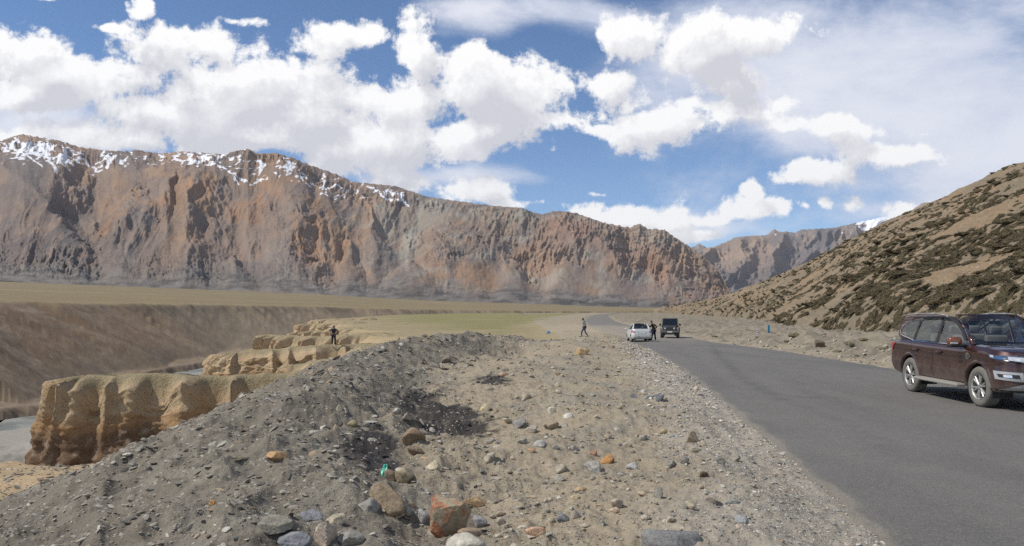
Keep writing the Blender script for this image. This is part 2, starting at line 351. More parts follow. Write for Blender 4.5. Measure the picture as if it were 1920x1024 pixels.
# ---- colours of the ground (true base colours) ----
def ground_colour(X, Y, z, I):
    n1 = fbm(X/3.1, Y/3.1, 4, 61); n2 = fbm(X/0.8, Y/0.8, 4, 62); n3 = fbm(X/17, Y/17, 4, 63)
    c = np.zeros(X.shape+(3,)); c[:] = (0.315, 0.262, 0.185)
    c = mcol(c, sst(0.0, 0.5, n1+n2*0.6)*0.6, (0.25, 0.225, 0.18))
    # pale grey chippings along the road edge
    de = I['XL']-X
    c = mcol(c, sst(2.2, 0.3, de+n1*1.2)*sst(-0.3, 0.3, de)*0.65*sst(60, 20, Y), (0.35, 0.32, 0.27))
    c = mcol(c, sst(0.22, -0.1, de+n2*0.2)*sst(-0.3, 0.1, de)*0.5, (0.21, 0.195, 0.17))
    # dark shale berm and its flank
    hbm = I['hb']-0.0
    b = sst(-0.28, 0.10, hbm-(z-0.10)+n2*0.14)*(Y < 70)*(X < I['xc']+3.2+n1)*sst(I['xc']+3.0+n1*1.2, I['xc']+1.0+n1*1.2, X)
    b = np.maximum(b, (X < I['xc'])*(z > I['hb']-0.22+n1*0.12)*(Y < 70)*sst(-0.35, 0.0, (I['hb']-z)+0.2+n1*0.2)*(z < 3))
    shale = np.zeros_like(c); shale[:] = (0.182, 0.160, 0.126)
    shale = mcol(shale, sst(0.1, 0.6, n2+n1*0.5)*0.6, (0.245, 0.22, 0.175))
    shale = mcol(shale, sst(0.1, 0.7, -n1)*0.6, (0.15, 0.133, 0.108))
    # below the terrace edge: yellow silt
    silt = np.zeros_like(c); silt[:] = (0.40, 0.295, 0.175)
    silt = mcol(silt, sst(0.0, 0.7, n1)*0.6, (0.31, 0.235, 0.14))
    silt = mcol(silt, sst(0.1, 0.6, n3)*0.5, (0.27, 0.23, 0.16))
    left = (X < I['xc'])*(I['s'] < 0)*1.0
    c = c*(1-left[..., None])+silt*left[..., None]
    c = c*(1-b[..., None])+shale*b[..., None]
    # terrace top: dusty olive ground, then the green flat
    top = left*sst(1.5, -0.5, I['d'])*(Y > 36)*(1-b)
    c = mcol(c, top*0.8, (0.27, 0.225, 0.13))
    g = sst(6, 22, -I['d']+n3*10)*sst(75, 110, Y+n3*20)*(I['s'] < -30)*sst(-9, -16, X-I['XL']+n3*6)
    c = mcol(c, g*0.9, (0.205, 0.19, 0.078)); c = mcol(c, g*sst(0.0, 0.5, n3+n1*0.4)*0.6, (0.27, 0.225, 0.115))
    # charred tar and soot in the hollow
    t = np.zeros(X.shape)
    for (x0, y0, sx, sy) in TAR:
        t = np.maximum(t, sst(1.25, 0.55, np.hypot((X-x0)/sx, (Y-y0)/sy)+n2*0.55+fbm(X/0.2, Y/0.2, 3, 65)*0.5))
    c = mcol(c, t*0.92, (0.035, 0.033, 0.033))
    # right verge
    rt = sst(0.0, 0.6, I['dr']+n2*0.3)*(I['s'] < 0)
    c = mcol(c, rt*0.85, (0.215, 0.185, 0.138)); c = mcol(c, rt*sst(0, 0.6, n1+n2*0.5)*0.6, (0.14, 0.122, 0.09)); c = mcol(c, rt*sst(0.1, 0.6, -n2)*0.4, (0.30, 0.26, 0.20))
    c = mcol(c, rt*sst(2.2, 0.4, I['dr']+n1)*0.7, (0.33, 0.28, 0.20))
    # pale dust spread beside the far road
    du = sst(1.3, 0.5, np.hypot((X-9.5)/4.2, (Y-112)/30)+n1*0.3)*(I['s'] < -20)
    c = mcol(c, du*0.8, (0.37, 0.31, 0.22))
    far_near = (I['s'] < 0)*sst(140, 300, Y)*sst(-8, 6, X-I['XL'])
    c = mcol(c, far_near*0.6, (0.24, 0.205, 0.14))
    # river gravel
    gr = ((I['s'] > -34) & (I['s'] < 0))*sst(-13.5, -15.2, z)
    c = mcol(c, gr, (0.29, 0.265, 0.225))
    # far bank
    fb = (I['s'] > 0)*1.0
    onb = fb*sst(0.6, -0.8, I['bank']-I['plain'])
    bc = np.zeros_like(c); bc[:] = (0.20, 0.135, 0.083)
    strk = fbm((I['par']+0.6*I['s'])/3.0, I['s']/25, 4, 71)
    bc = mcol(bc, sst(-0.1, 0.5, strk+n3*0.5)*0.6, (0.255, 0.20, 0.145)); bc = mcol(bc, sst(0.0, 0.6, -strk)*0.6, (0.15, 0.11, 0.077))
    gr2 = perlin(I['par']/0.9, I['s']/0.9, 77)*sst(400, 120, Y)
    bc = mcol(bc, sst(0.25, 0.5, gr2)*0.5, (0.30, 0.25, 0.19)); bc = mcol(bc, sst(0.25, 0.5, -gr2)*0.5, (0.11, 0.09, 0.07))
    bc = mcol(bc, sst(-6, -13, z+n1)*0.35, (0.20, 0.17, 0.125))
    bc = mcol(bc, sst(230, 330, Y)*0.6, (0.27, 0.22, 0.155))
    frg = sst(0.2, 0.8, ridged(I['par']/6.0, z/40, 3, 73))*sst(-4.5, -1.0, I['bank']-I['plain'])*sst(930, 1020, I['par'])
    bc = mcol(bc, frg*0.7, (0.11, 0.085, 0.06))
    pc = np.zeros_like(c); pc[:] = (0.215, 0.168, 0.092)
    bands = fbm(X/220, I['s']/26, 4, 75)
    pc = mcol(pc, sst(-0.1, 0.5, bands)*0.7, (0.20, 0.16, 0.085)); pc = mcol(pc, sst(0.1, 0.6, -bands)*0.5, (0.29, 0.235, 0.13))
    c = np.where(fb[..., None] > 0, bc*onb[..., None]+pc*(1-onb[..., None]), c)
    und = fb*sst(10.6, 9.0, I['s'])*sst(-16.0, -14.2, z)
    c = mcol(c, und*0.5, (0.10, 0.08, 0.06))
    return c
TAR = []
for (px, py, w, hgt) in [(835, 782, 62, 20), (790, 760, 40, 16), (880, 812, 45, 14), (690, 850, 40, 24), (716, 872, 30, 14), (790, 690, 0, 0), (925, 712, 26, 5), (700, 800, 16, 8), (560, 1010, 50, 12)]:
    if w == 0: continue
    x, y, z = from_px(px, py)
    TAR.append((x, y, w*1.25*y/FPX, hgt*y*y/FPX/(CAMZ-z+0.3)*1.25))

# polar sheet, centred under the camera, reaching the mountains
az = np.concatenate([np.arange(-180, -70, 4.0), np.arange(-70, -36, 0.6), np.linspace(-36, 36, 1150), np.arange(36.6, 70, 0.6), np.arange(70, 180, 4.0)])
rr = np.concatenate([np.exp(np.linspace(math.log(0.8), math.log(4.4), 30))[:-1], np.exp(np.linspace(math.log(4.4), math.log(130), 700))[:-1], np.exp(np.linspace(math.log(130), math.log(640), 260))[:-1], np.exp(np.linspace(math.log(640), math.log(3200), 60))])
AA, RRR = np.meshgrid(np.radians(az), rr)
GX = RRR*np.sin(AA); GY = RRR*np.cos(AA)
gz, gi_ = field(GX, GY)
gcol = ground_colour(GX, GY, gz, gi_)
MAT_GROUND = earth_mat('ground_earth', [(0.9, 0.35), (7.0, 0.55), (38.0, 0.6)], 1, [(11.0, 0.035), (60.0, 0.010)],
                       speck=[(26.0, 0.10, (0.42, 0.39, 0.34), 0.75), (45.0, 0.14, (0.12, 0.115, 0.11), 0.6), (14.0, 0.05, (0.36, 0.33, 0.28), 0.7)])
V = np.stack([GX, GY, gz], -1).reshape(-1, 3)
Fc = grid_faces(len(rr), len(az), wrap=True)
V = np.concatenate([V, [[0, 0, gz[0].mean()]]]); gc2 = np.concatenate([gcol.reshape(-1, 3), [gcol[0, 0]]])
n0 = len(az); ctr = len(V)-1
cap = np.array([[ctr, (j+1) % n0, j, j] for j in range(0)], dtype=int).reshape(-1, 4)
ground = mesh_np('ground', V, Fc[:, ::-1], MAT_GROUND, col=gc2)
tag(ground, kind='structure')

# ---- road ----
MARKS = [([(1335, 648), (1350, 668), (1372, 690), (1398, 712), (1432, 732), (1470, 748)], 0.20, 0.55), ([(1470, 748), (1520, 766), (1580, 790), (1650, 830), (1700, 862)], 0.22, 0.3), ([(1500, 743), (1530, 745), (1562, 745)], 0.16, 0.55),
         ([(1640, 765), (1740, 800), (1860, 850)], 0.3, 0.15), ([(1250, 640), (1290, 665), (1330, 700)], 0.25, 0.18)]
def build_road():
    ys = np.concatenate([np.arange(-60, 0, 2.0), np.arange(0, 70, 0.16), np.arange(70, 150, 0.8), np.arange(150, 521, 4.0)])
    us = np.concatenate([[-0.1, -0.04], np.linspace(0, 0.05, 14), np.linspace(0.07, 0.93, 46), np.linspace(0.95, 1, 8), [1.04, 1.1]])
    Yg, Ug = np.meshgrid(ys, us, indexing='ij')
    XLg = xl(Yg)
    el = 0.14*fbm(Yg/1.1, Yg*0, 4, 81); er = 0.14*fbm(Yg/1.2, Yg*0+9, 4, 82)
    Uc = np.clip(Ug, 0, 1)
    X = XLg+el+(RW-el+er)*Uc+(Ug-Uc)*2.2
    crown = 0.035*(1-(2*Uc-1)**2)
    sd_ = np.abs(Ug-Uc)
    Z = zroad(Yg)+0.012+crown-sd_*1.8+0.006*fbm(X/1.5, Yg/1.5, 3, 83)
    c = np.zeros(X.shape+(3,)); c[:] = (0.152, 0.143, 0.130)
    n = fbm(X/0.9, Yg/6, 4, 84); n2 = fbm(X/0.5, Yg/0.5, 4, 85)
    c = mcol(c, sst(0.0, 0.6, n)*0.5, (0.115, 0.109, 0.102)); c = mcol(c, sst(0.1, 0.7, n2)*0.35, (0.175, 0.163, 0.145)); n5 = fbm(X/2.6, Yg/14, 4, 88); c = mcol(c, sst(0.1, 0.5, n5)*0.35, (0.175, 0.163, 0.147)); c = mcol(c, sst(0.1, 0.5, -n5)*0.35, (0.115, 0.11, 0.103))
    n7 = fbm(X/0.25, Yg/0.35, 3, 89); edge = np.maximum(sst(0.016, 0.0, Ug+n7*0.014), sst(0.984, 1.0, Ug+n7*0.014))
    c = mcol(c, edge*0.55, (0.22, 0.195, 0.155))
    dust = np.maximum(sst(62, 85, Yg+n2*6)*sst(150, 120, Yg+n2*8)*sst(1.3, 0.5, Ug+0.15*n), 0)
    c = mcol(c, dust*0.85, (0.33, 0.285, 0.215)); c = mcol(c, sst(50, 80, Yg)*0.35, (0.25, 0.225, 0.185))
    for uo in (0.26, 0.45, 0.64, 0.83):
        c = mcol(c, np.exp(-((Ug-uo)/0.05)**2)*0.22, (0.155, 0.145, 0.132))
    for pts, w, k in MARKS:      # old tyre scrub and tar seams in the surface
        P = []
        for (px, py) in pts:
            D_ = 10.0
            for _ in range(60): D_ = D_*0.5+0.5*(CAMZ-float(zroad(np.array(D_)))-0.045)*FPX/(py-HY)
            P.append((D_*(px-960)/FPX, D_))
        best = np.full(X.shape, 9.0)
        for p0, p1 in zip(P[:-1], P[1:]):
            dx, dy = p1[0]-p0[0], p1[1]-p0[1]; t = np.clip(((X-p0[0])*dx+(Yg-p0[1])*dy)/(dx*dx+dy*dy), 0, 1)
            best = np.minimum(best, np.hypot(X-p0[0]-t*dx, Yg-p0[1]-t*dy))
        c = mcol(c, np.exp(-(best/w)**2)*k*sst(-0.9, 0.4, n2), (0.085, 0.081, 0.076))
    o = mesh_np('road', np.stack([X, Yg, Z], -1).reshape(-1, 3), grid_faces(len(ys), len(us))[:, ::-1], None, col=c.reshape(-1, 3))
    m = earth_mat('asphalt', [(1.3, 0.18), (14, 0.35), (48, 0.75), (150, 0.9)], 1, [(90.0, 0.006), (240.0, 0.003)], rough=0.82,
                  speck=[(85.0, 0.20, (0.30, 0.285, 0.26), 0.8), (60.0, 0.16, (0.055, 0.052, 0.05), 0.7)])
    o.data.materials.append(m); tag(o, kind='structure')
build_road()

# ---- river ----
def build_river():
    m, q = newmat('silty_water')
    P = q.n('ShaderNodeNewGeometry').outputs['Position']
    h = q.noise(q.vmath('MULTIPLY', P, (1, 0.6, 1)), 1.6, 5, 0.6)
    c = q.mix(q.ramp(q.noise(P, 0.12, 4, 0.6), 0.4, 0.65), (0.16, 0.165, 0.142), (0.30, 0.29, 0.25))
    b = q.n('ShaderNodeBump', {'Height': h, 'Strength': 0.7, 'Distance': 0.12}).outputs[0]
    finish(m, q, **{'Base Color': c, 'Roughness': 0.5, 'Normal': b, 'Specular IOR Level': 0.12})
    P = RIV[:-1]; t = np.linspace(0, len(P)-1, 300)
    xs = np.interp(t, range(len(P)), P[:, 0]); ys = np.interp(t, range(len(P)), P[:, 1])
    dx = np.gradient(xs); dy = np.gradient(ys); L = np.hypot(dx, dy)
    V = []
    for k in np.linspace(-13, 11.5, 8):
        V.append(np.stack([xs-dy/L*k, ys+dx/L*k, np.full_like(xs, -16.0)], -1))
    V = np.stack(V, 1).reshape(-1, 3)
    tag(mesh_np('river', V, grid_faces(300, 8), m), kind='structure')
build_river()

# ---- eroded fins of yellow silt and conglomerate standing out of the terrace ----
MAT_FIN = earth_mat('silt_conglomerate', [(0.8, 0.3), (4.0, 0.5), (14.0, 0.5)], 1, [(3.0, 0.16), (9.0, 0.11), (26.0, 0.04)], rough=0.97, speck=[(5.0, 0.12, (0.30, 0.24, 0.17), 0.5), (8.0, 0.14, (0.12, 0.085, 0.06), 0.5)])
def fin(spine, hws, ztop, zbase, seed, freq=0.42, notch=0.42, rows=64, stony=0.5):
    sp_ = np.array(spine, float); seg = np.hypot(*np.diff(sp_, axis=0).T); L = np.concatenate([[0], np.cumsum(seg)]); T = L[-1]
    step = 0.11 if T < 30 else 0.2
    ns = int(T/step)
    s1 = np.linspace(0, T, ns); r0 = hws[-1]; na = int(math.pi*r0/step)
    def at(s): return np.interp(s, L, sp_[:, 0]), np.interp(s, L, sp_[:, 1])
    hx = np.gradient(np.interp(s1, L, sp_[:, 0])); hy = np.gradient(np.interp(s1, L, sp_[:, 1])); hl = np.hypot(hx, hy)
    k = max(3, int(2.0/step)) | 1
    nx = np.convolve(np.pad(-hy/hl, k//2, 'edge'), np.ones(k)/k, 'valid'); ny = np.convolve(np.pad(hx/hl, k//2, 'edge'), np.ones(k)/k, 'valid')
    cx, cy = at(s1)
    tx, ty = hx[-1]/hl[-1], hy[-1]/hl[-1]; nxe, nye = nx[-1], ny[-1]
    # near (camera) side is the side whose normal points towards -y
    side = 1 if ny.mean() < 0 else -1
    a = np.linspace(0, math.pi, na)[1:-1]
    C = np.concatenate([np.stack([cx, cy], -1), np.repeat([[cx[-1], cy[-1]]], na-2, 0), np.stack([cx, cy], -1)[::-1]])
    Nn = np.concatenate([np.stack([nx, ny], -1)*side, np.stack([math.cos(0)*0+np.cos(a)*nxe*side+np.sin(a)*tx, np.cos(a)*nye*side+np.sin(a)*ty], -1), -np.stack([nx, ny], -1)[::-1]*side])
    hw = np.concatenate([np.interp(s1/T, np.linspace(0, 1, len(hws)), hws), np.full(na-2, r0), np.interp(s1/T, np.linspace(0, 1, len(hws)), hws)[::-1]])
    ss = np.concatenate([s1, np.full(na-2, T), s1[::-1]])/T
    n = len(C); U = np.arange(n)*step
    zt = np.interp(ss, np.linspace(0, 1, len(ztop)), ztop); zb = np.interp(ss, np.linspace(0, 1, len(zbase)), zbase)
    zt = zt+0.16*fbm(ss*T/2.6, ss*0, 3, seed+3)
    pn = perlin(U*freq, U*0+seed*1.7, seed)+0.45*perlin(U*freq*2.3, U*0+3.1, seed+1)
    nch = np.clip(np.abs(pn)*2.0, 0, 1)
    nch = nch**0.9
    v = np.concatenate([np.linspace(0, 1, rows), 1+np.linspace(0, 1, 14)[1:]])
    VV, UU = np.meshgrid(v, U, indexing='ij')
    vw = np.clip(VV, 0, 1); tp = np.clip(VV-1, 0, 1)
    zt = zt-1.6*sst(3.0, 0.0, ss*T)
    A = notch*(0.35+0.65*sst(0.0, 0.9, vw))
    wall = 1.0-0.10*vw-0.10*vw**6+0.16*(1-vw)**3
    dist = hw*wall*(1-A*nch*0.55)
    rg = ridged(UU*0.35, vw*1.3+UU*0.05, 4, seed+5)-0.5
    dist = dist+rg*0.30*(1-tp)*sst(0, 0.15, 1-tp)*(hw/2.2)
    dist = dist+(fbm(UU*1.3, vw*4.5, 3, seed+7)*0.14+fbm(UU*4.5, vw*15, 3, seed+8)*0.055*(1.2-vw))*(hw/2.2)
    led = fbm(UU*0.05, vw*9, 4, seed+9)
    dist = dist+led*0.06
    pbm = np.maximum(sst(0.15, 0.5, perlin(UU*4.2, vw*15, seed+17)), sst(0.15, 0.5, perlin(UU*7.3, vw*26, seed+19)))*sst(stony+0.2, stony-0.05, vw)
    dist = dist+pbm*0.05
    dist = dist*(1-tp)
    hgt = zt-zb
    z = zb+hgt*(vw**0.92)*(1-0.0*vw)
    z = z-hgt*0.30*nch*sst(0.45, 1.0, vw)*(1-sst(0.0, 0.85, tp))
    z = z+0.07*fbm(UU*0.8, tp*4, 3, seed+11)*tp
    z = z+0.16*hw/2.2*np.sin(tp*math.pi/2)
    X = C[None, :, 0]+Nn[None, :, 0]*dist; Y = C[None, :, 1]+Nn[None, :, 1]*dist
    # colour: silt cap over an orange band over stony brown conglomerate
    lv = vw+0.10*fbm(UU*0.35, vw*2, 4, seed+13)+0.03*fbm(UU*2, vw*8, 3, seed+14)
    c = np.zeros(X.shape+(3,)); c[:] = (0.46, 0.345, 0.215)
    c = mcol(c, sst(0.0, 0.6, fbm(UU*0.5, vw*3, 4, seed+15))*0.5, (0.38, 0.245, 0.13))
    c = mcol(c, sst(stony+0.30, stony+0.10, lv)*0.85, (0.33, 0.195, 0.095))
    c = mcol(c, sst(stony+0.08, stony-0.06, lv)*0.9, (0.17, 0.11, 0.07))
    peb = sst(0.15, 0.5, perlin(UU*3.2, vw*11, seed+17))*sst(stony+0.15, stony-0.05, lv)
    dist_pb = sst(0.1, 0.5, perlin(UU*3.2, vw*11, seed+17))
    c = mcol(c, peb*0.7, (0.34, 0.27, 0.195)); peb2 = sst(0.2, 0.5, perlin(UU*4.1, vw*13, seed+18))*sst(stony+0.15, stony-0.05, lv)
    c = mcol(c, peb2*0.5, (0.12, 0.085, 0.06))
    c = mcol(c, sst(0.15, 0.6, tp)*0.85, (0.30, 0.25, 0.15))
    o = mesh_np('cliff', np.stack([X, Y, z], -1).reshape(-1, 3), grid_faces(len(v), n), MAT_FIN, col=c.reshape(-1, 3))
    return tag(o, kind='structure')
fin([(-7.5, 41.0), (-13, 40.0), (-18, 39.2), (-20.6, 38.8)], [2.2, 2.3, 2.4, 2.3], [-1.15, -1.35, -1.65, -1.4, -1.5], [-3.4, -4.9, -5.6, -5.9], 101, freq=0.36, notch=0.9, stony=0.42)
fin([(-6.0, 72.5), (-13, 71.5), (-19, 70.0), (-23.4, 68.5)], [4.2, 4.5, 4.2, 3.0], [-1.45, -1.5, -1.6, -2.0], [-4.2, -4.6, -5.0, -5.2], 143, freq=0.34, notch=0.9, stony=0.3)
fin([(-4.5, 63.5), (-9, 62.8), (-13.5, 62.2), (-16.8, 61.8)], [2.2, 2.6, 2.6, 2.0], [-1.6, -1.7, -1.9, -2.5], [-4.2, -4.4, -4.8, -4.9], 177, freq=0.3, notch=0.8, stony=0.1)
fin([(-12, 96), (-20, 98), (-27, 101), (-31.5, 104)], [4.5, 4.6, 4.2, 3.0], [-1.3, -1.6, -1.9, -1.7], [-5.0, -5.2, -5.4, -5.4], 211, freq=0.42, notch=0.95, stony=0.15)
fin([(-12, 86), (-16, 86.5), (-19.5, 87)], [2.4, 2.6, 2.2], [-1.7, -2.1, -2.9], [-4.6, -4.8, -5.0], 219, freq=0.3, notch=0.8, stony=0.05)
fin([(-22, 128), (-29, 131), (-35, 134)], [4.5, 4.0, 3.2], [-1.3, -1.8, -2.2], [-5.0, -5.2, -5.4], 233, freq=0.4, notch=0.95, stony=0.15)
fin([(-30, 170), (-38, 174), (-45, 178)], [5, 5, 4], [-1.2, -1.5, -1.8], [-6, -6, -6], 251, freq=0.32, notch=0.95, stony=0.05)
fin([(-34, 205), (-44, 212), (-53, 218)], [6, 6, 4], [-0.8, -1.1, -1.4], [-6, -6, -6], 263, freq=0.28, notch=0.95, stony=0.05)

# ---------------- mountains ----------------
MAT_MTN = earth_mat('mountain_rock', [(0.02, 0.35), (0.09, 0.4)], 1, [(0.04, 2.4), (0.15, 0.8)], rough=1.0)
def blobs(P, E, L):
    m = np.zeros(P.shape)
    for (px, py, sx, sy, k) in L:
        m = np.maximum(m, k*np.exp(-((P-px)/sx)**2-((E-py)/sy)**2))
    return m
def seg_d(P, E, pts):
    best = np.full(P.shape, 1e9)
    for (a, b) in zip(pts[:-1], pts[1:]):
        dx, dy = b[0]-a[0], b[1]-a[1]
        t = np.clip(((P-a[0])*dx+(E-a[1])*dy)/(dx*dx+dy*dy), 0, 1)
        best = np.minimum(best, np.hypot(P-a[0]-t*dx, E-a[1]-t*dy))
    return best
SKY_L = [(-500, 350), (-260, 300), (-60, 278), (0, 265), (25, 255), (45, 251), (75, 257), (120, 265), (150, 275), (200, 282), (240, 283), (255, 280), (300, 288), (340, 284), (420, 289), (445, 282), (465, 278), (480, 287), (500, 288), (520, 286), (560, 300), (600, 316), (630, 325), (660, 340), (740, 348), (800, 368), (870, 378), (920, 385), (980, 390), (1005, 400), (1022, 401), (1040, 394), (1080, 399), (1130, 417), (1180, 425), (1200, 420), (1215, 429), (1245, 430), (1270, 448), (1290, 460), (1320, 480), (1345, 505), (1362, 535), (1376, 560), (1384, 577)]
FOOT_L = [(-500, 512), (0, 524), (200, 538), (400, 547), (600, 556), (700, 559), (900, 566), (1000, 571), (1100, 575), (1200, 577), (1384, 579)]
FANS = [(60, 500, 1.9, 8), (225, 440, 0.8, 14), (330, 505, 1.6, 9), (440, 470, 0.9, 12), (560, 500, 1.2, 12), (655, 440, 0.55, 14), (768, 478, 1.35, 20), (880, 470, 0.75, 14), (960, 480, 0.7, 14), (1060, 500, 0.9, 12), (1150, 500, 0.8, 10), (1225, 525, 0.9, 8), (700, 380, 0.25, 8), (520, 330, 0.3, 8), (330, 340, 0.35, 10)]
def build_main_range():
    nc, nr = 1300, 420
    px = np.concatenate([np.linspace(-500, -30, 130)[:-1], np.linspace(-30, 1384, nc)])
    t = np.linspace(0, 1, nr)
    Tg, Pg = np.meshgrid(t, px, indexing='ij')
    sky_y = itp(Pg, SKY_L); foot = itp(Pg, FOOT_L)
    Df = itp(Pg, [(-500, 1000), (0, 1100), (600, 1300), (1000, 1700), (1200, 2000), (1384, 2350)])
    Dc = Df+itp(Pg, [(-500, 1500), (0, 1500), (600, 1350), (1000, 1000), (1200, 700), (1330, 320), (1384, 60)])
    zf = CAMZ+(HY-foot)*Df/FPX-1.5; zc = CAMZ+(HY-sky_y)*Dc/FPX
    D = Df+(Dc-Df)*Tg
    prof = lerp(Tg**1.45, Tg, 0.35)
    # steeper upper walls on the right-hand part
    rk = sst(820, 980, Pg)
    prof2 = lerp(Tg**1.6*0.75, 1.0, sst(0.45, 0.95, Tg)**0.9)
    prof = lerp(prof, lerp(prof, prof2, 0.35), rk)
    zz = zf+(zc-zf)*prof
    hgt = (zc-zf)
    E = HY-(zz-CAMZ)*FPX/D                     # where the smooth slope shows, used to place features
    Xw = D*(Pg-960)/FPX
    # valleys and spurs
    rel = np.zeros(Pg.shape)
    def line(pts, wid, amp, sharp=False):
        nonlocal rel
        wob = fbm(Pg/45, E/45, 4, 301)*24
        d = seg_d(Pg+wob, E+wob*0.5, pts)
        wid = wid*1.6; k = np.exp(-(d/wid)**2) if not sharp else np.exp(-(d/wid)**1.35)
        rel = rel+amp*k
    line([(190, 540), (182, 470), (150, 400), (170, 340)], 26, -70); line([(150, 400), (230, 360)], 24, -40)
    line([(-60, 300), (40, 360), (120, 430), (170, 500)], 34, 75, True); line([(100, 270), (125, 330), (150, 370)], 22, 30, True)
    line([(240, 285), (250, 330), (300, 350)], 26, 26, True); line([(465, 280), (440, 330), (330, 400), (230, 440)], 34, 60, True)
    line([(520, 290), (560, 350), (560, 420)], 30, 40, True); line([(560, 420), (545, 490)], 30, 46, True)
    line([(640, 330), (660, 420), (650, 520)], 30, -32); line([(745, 420), (760, 500)], 26, -46); line([(745, 420), (700, 370)], 20, -22); line([(745, 420), (800, 380)], 20, -22)
    line([(440, 380), (450, 470), (440, 540)], 30, -28); line([(340, 420), (330, 520)], 34, 30, True)
    line([(860, 380), (850, 440), (830, 500)], 26, 30, True); line([(1040, 396), (1060, 440), (1090, 490)], 30, 34, True); line([(940, 400), (980, 460), (1010, 520)], 22, -26)
    line([(1180, 425), (1200, 470), (1215, 500)], 16, -24); line([(1245, 430), (1270, 490), (1290, 560)], 26, 26, True); line([(1130, 420), (1150, 480), (1140, 520)], 20, 22, True)
    line([(1320, 480), (1330, 540)], 16, 14, True); line([(1300, 480), (1305, 560)], 12, -16)
    line([(330, 290), (300, 350), (240, 400), (220, 470)], 22, 34, True); line([(420, 290), (380, 350), (345, 410), (335, 470)], 24, 36, True); line([(640, 330), (625, 380), (640, 440)], 18, 26, True)
    line([(700, 345), (715, 400), (700, 450)], 16, 22, True); line([(820, 375), (800, 420), (815, 470)], 16, 24, True); line([(920, 386), (915, 430), (890, 480)], 18, 26, True); line([(980, 390), (1000, 440), (1040, 500)], 16, 24, True); line([(1100, 405), (1125, 450), (1160, 510)], 18, 28, True); line([(1180, 425), (1235, 480), (1250, 540)], 16, 24, True); line([(280, 290), (270, 350), (210, 380)], 16, -22); line([(610, 320), (590, 380)], 14, -18)
    # downslope gullies, fine on the rock bands, broad on the scree
    rock = np.maximum.reduce([sst(0.76, 0.92, Tg+0.14*fbm(Pg/70, Tg*3, 3, 303)),
                              rk*sst(0.42, 0.60, Tg+0.42*fbm(Pg/60, Tg*2.5, 4, 305)),
                              blobs(Pg, E, [(500, 400, 34, 14, 1), (570, 425, 45, 26, 1), (560, 480, 32, 34, 1), (590, 490, 22, 22, .9), (310, 430, 60, 14, .5), (850, 480, 45, 26, .9), (830, 445, 40, 22, .8), (900, 450, 60, 24, .8), (160, 460, 40, 40, .7), (120, 500, 90, 30, .8), (330, 515, 130, 18, .6), (30, 470, 60, 50, .5), (990, 470, 40, 40, .9), (1340, 540, 40, 40, 1), (1000, 500, 30, 22, .8), (465, 285, 60, 14, .8), (60, 262, 90, 12, .7), (1230, 470, 60, 40, .9), (1290, 520, 60, 50, .9)])*sst(-0.2, 0.12, fbm(Pg/22, E/16, 4, 307))])
    rock = np.clip(rock, 0, 1)
    lean = E*0.25+32*fbm(Pg/230, E/170, 3, 309)
    g1 = ridged((Pg+lean)/60, Tg*2.0, 5, 311)-0.55
    g2 = ridged((Pg+lean)/15, Tg*5.0, 5, 313)-0.5
    g3 = ridged((Pg-E*0.35)/40+3, E/34, 6, 317, 0.58)-0.5
    g4 = fbm(Pg/6.5, E/5.5, 4, 319)
    env = sst(0.0, 0.10, Tg)*lerp(1, 0.15, sst(0.9, 1.0, Tg))
    low = rk*sst(0.5, 0.2, Tg)
    amp1 = 0.45+0.9*sst(-0.5, 0.6, fbm(Pg/150, E/110, 3, 310))
    g5 = ridged((Pg+lean*0.6)/11, E/42+Pg/90, 4, 316)-0.5
    rel = rel*0.70+13*amp1*g1*(1-0.75*low)+(0.3+5*rock)*g2*(1-0.5*low)+rock*(24*g3+10*g5)+g4*(0.10+1.6*rock)
    rel = rel+sst(0.28, 0.05, Tg)*fbm(Pg/9, E/4, 4, 321)*4
    fans = np.zeros(Pg.shape); phi = np.zeros(Pg.shape)
    for (fc, ea, wf, hf) in FANS:
        dn = E-ea
        ph = (Pg+fbm(Pg/30, E/30, 3, 308)*9-fc)/np.maximum(dn*wf, 3)
        k = np.exp(-2.2*ph*ph)*sst(-4, 22, dn)
        fans = np.maximum(fans, k*hf); phi = np.where(k > 0.02, ph*6+fc, phi)
    rel = rel*(1-0.75*np.clip(fans/12, 0, 1))+fans*1.3
    rel = rel*env
    D2 = D-rel*1.05
    zz = zz+rel*0.45
    # keep what lies in front of the crest below the crest's sight line
    lim = CAMZ+(HY-sky_y-0.8)*D2/FPX
    crest = sst(0.95, 1.0, Tg)
    zz = np.where(zz > lim, lerp(lim, zz, 0.15), zz)
    jag = itp(Pg, [(0, 1), (300, 1.0), (560, 1.4), (700, 0.5), (960, 0.7), (1100, 1.5), (1384, 1.2)])
    zz = zz+crest*jag*6*(ridged(Pg/14, Pg*0, 4, 323)-0.45)
    X = D2*(Pg-960)/FPX
    # ---- colours
    A = np.zeros(Pg.shape+(3,)); A[:] = (0.24, 0.175, 0.132)
    n1 = fbm(Pg/95, E/60, 4, 331); n2 = fbm((Pg+lean)/20, E/60, 5, 333); n3 = fbm(Pg/12, E/9, 5, 335)
    A = mcol(A, sst(-0.1, 0.4, n1+n2*0.45)*0.8, (0.29, 0.192, 0.125))
    A = mcol(A, sst(-0.05, 0.4, -n1+n2*0.5)*0.8, (0.165, 0.142, 0.128)); n6 = fbm(Pg/60+5, E/28, 4, 334); A = mcol(A, sst(0.05, 0.45, n6)*0.55, (0.185, 0.135, 0.115))
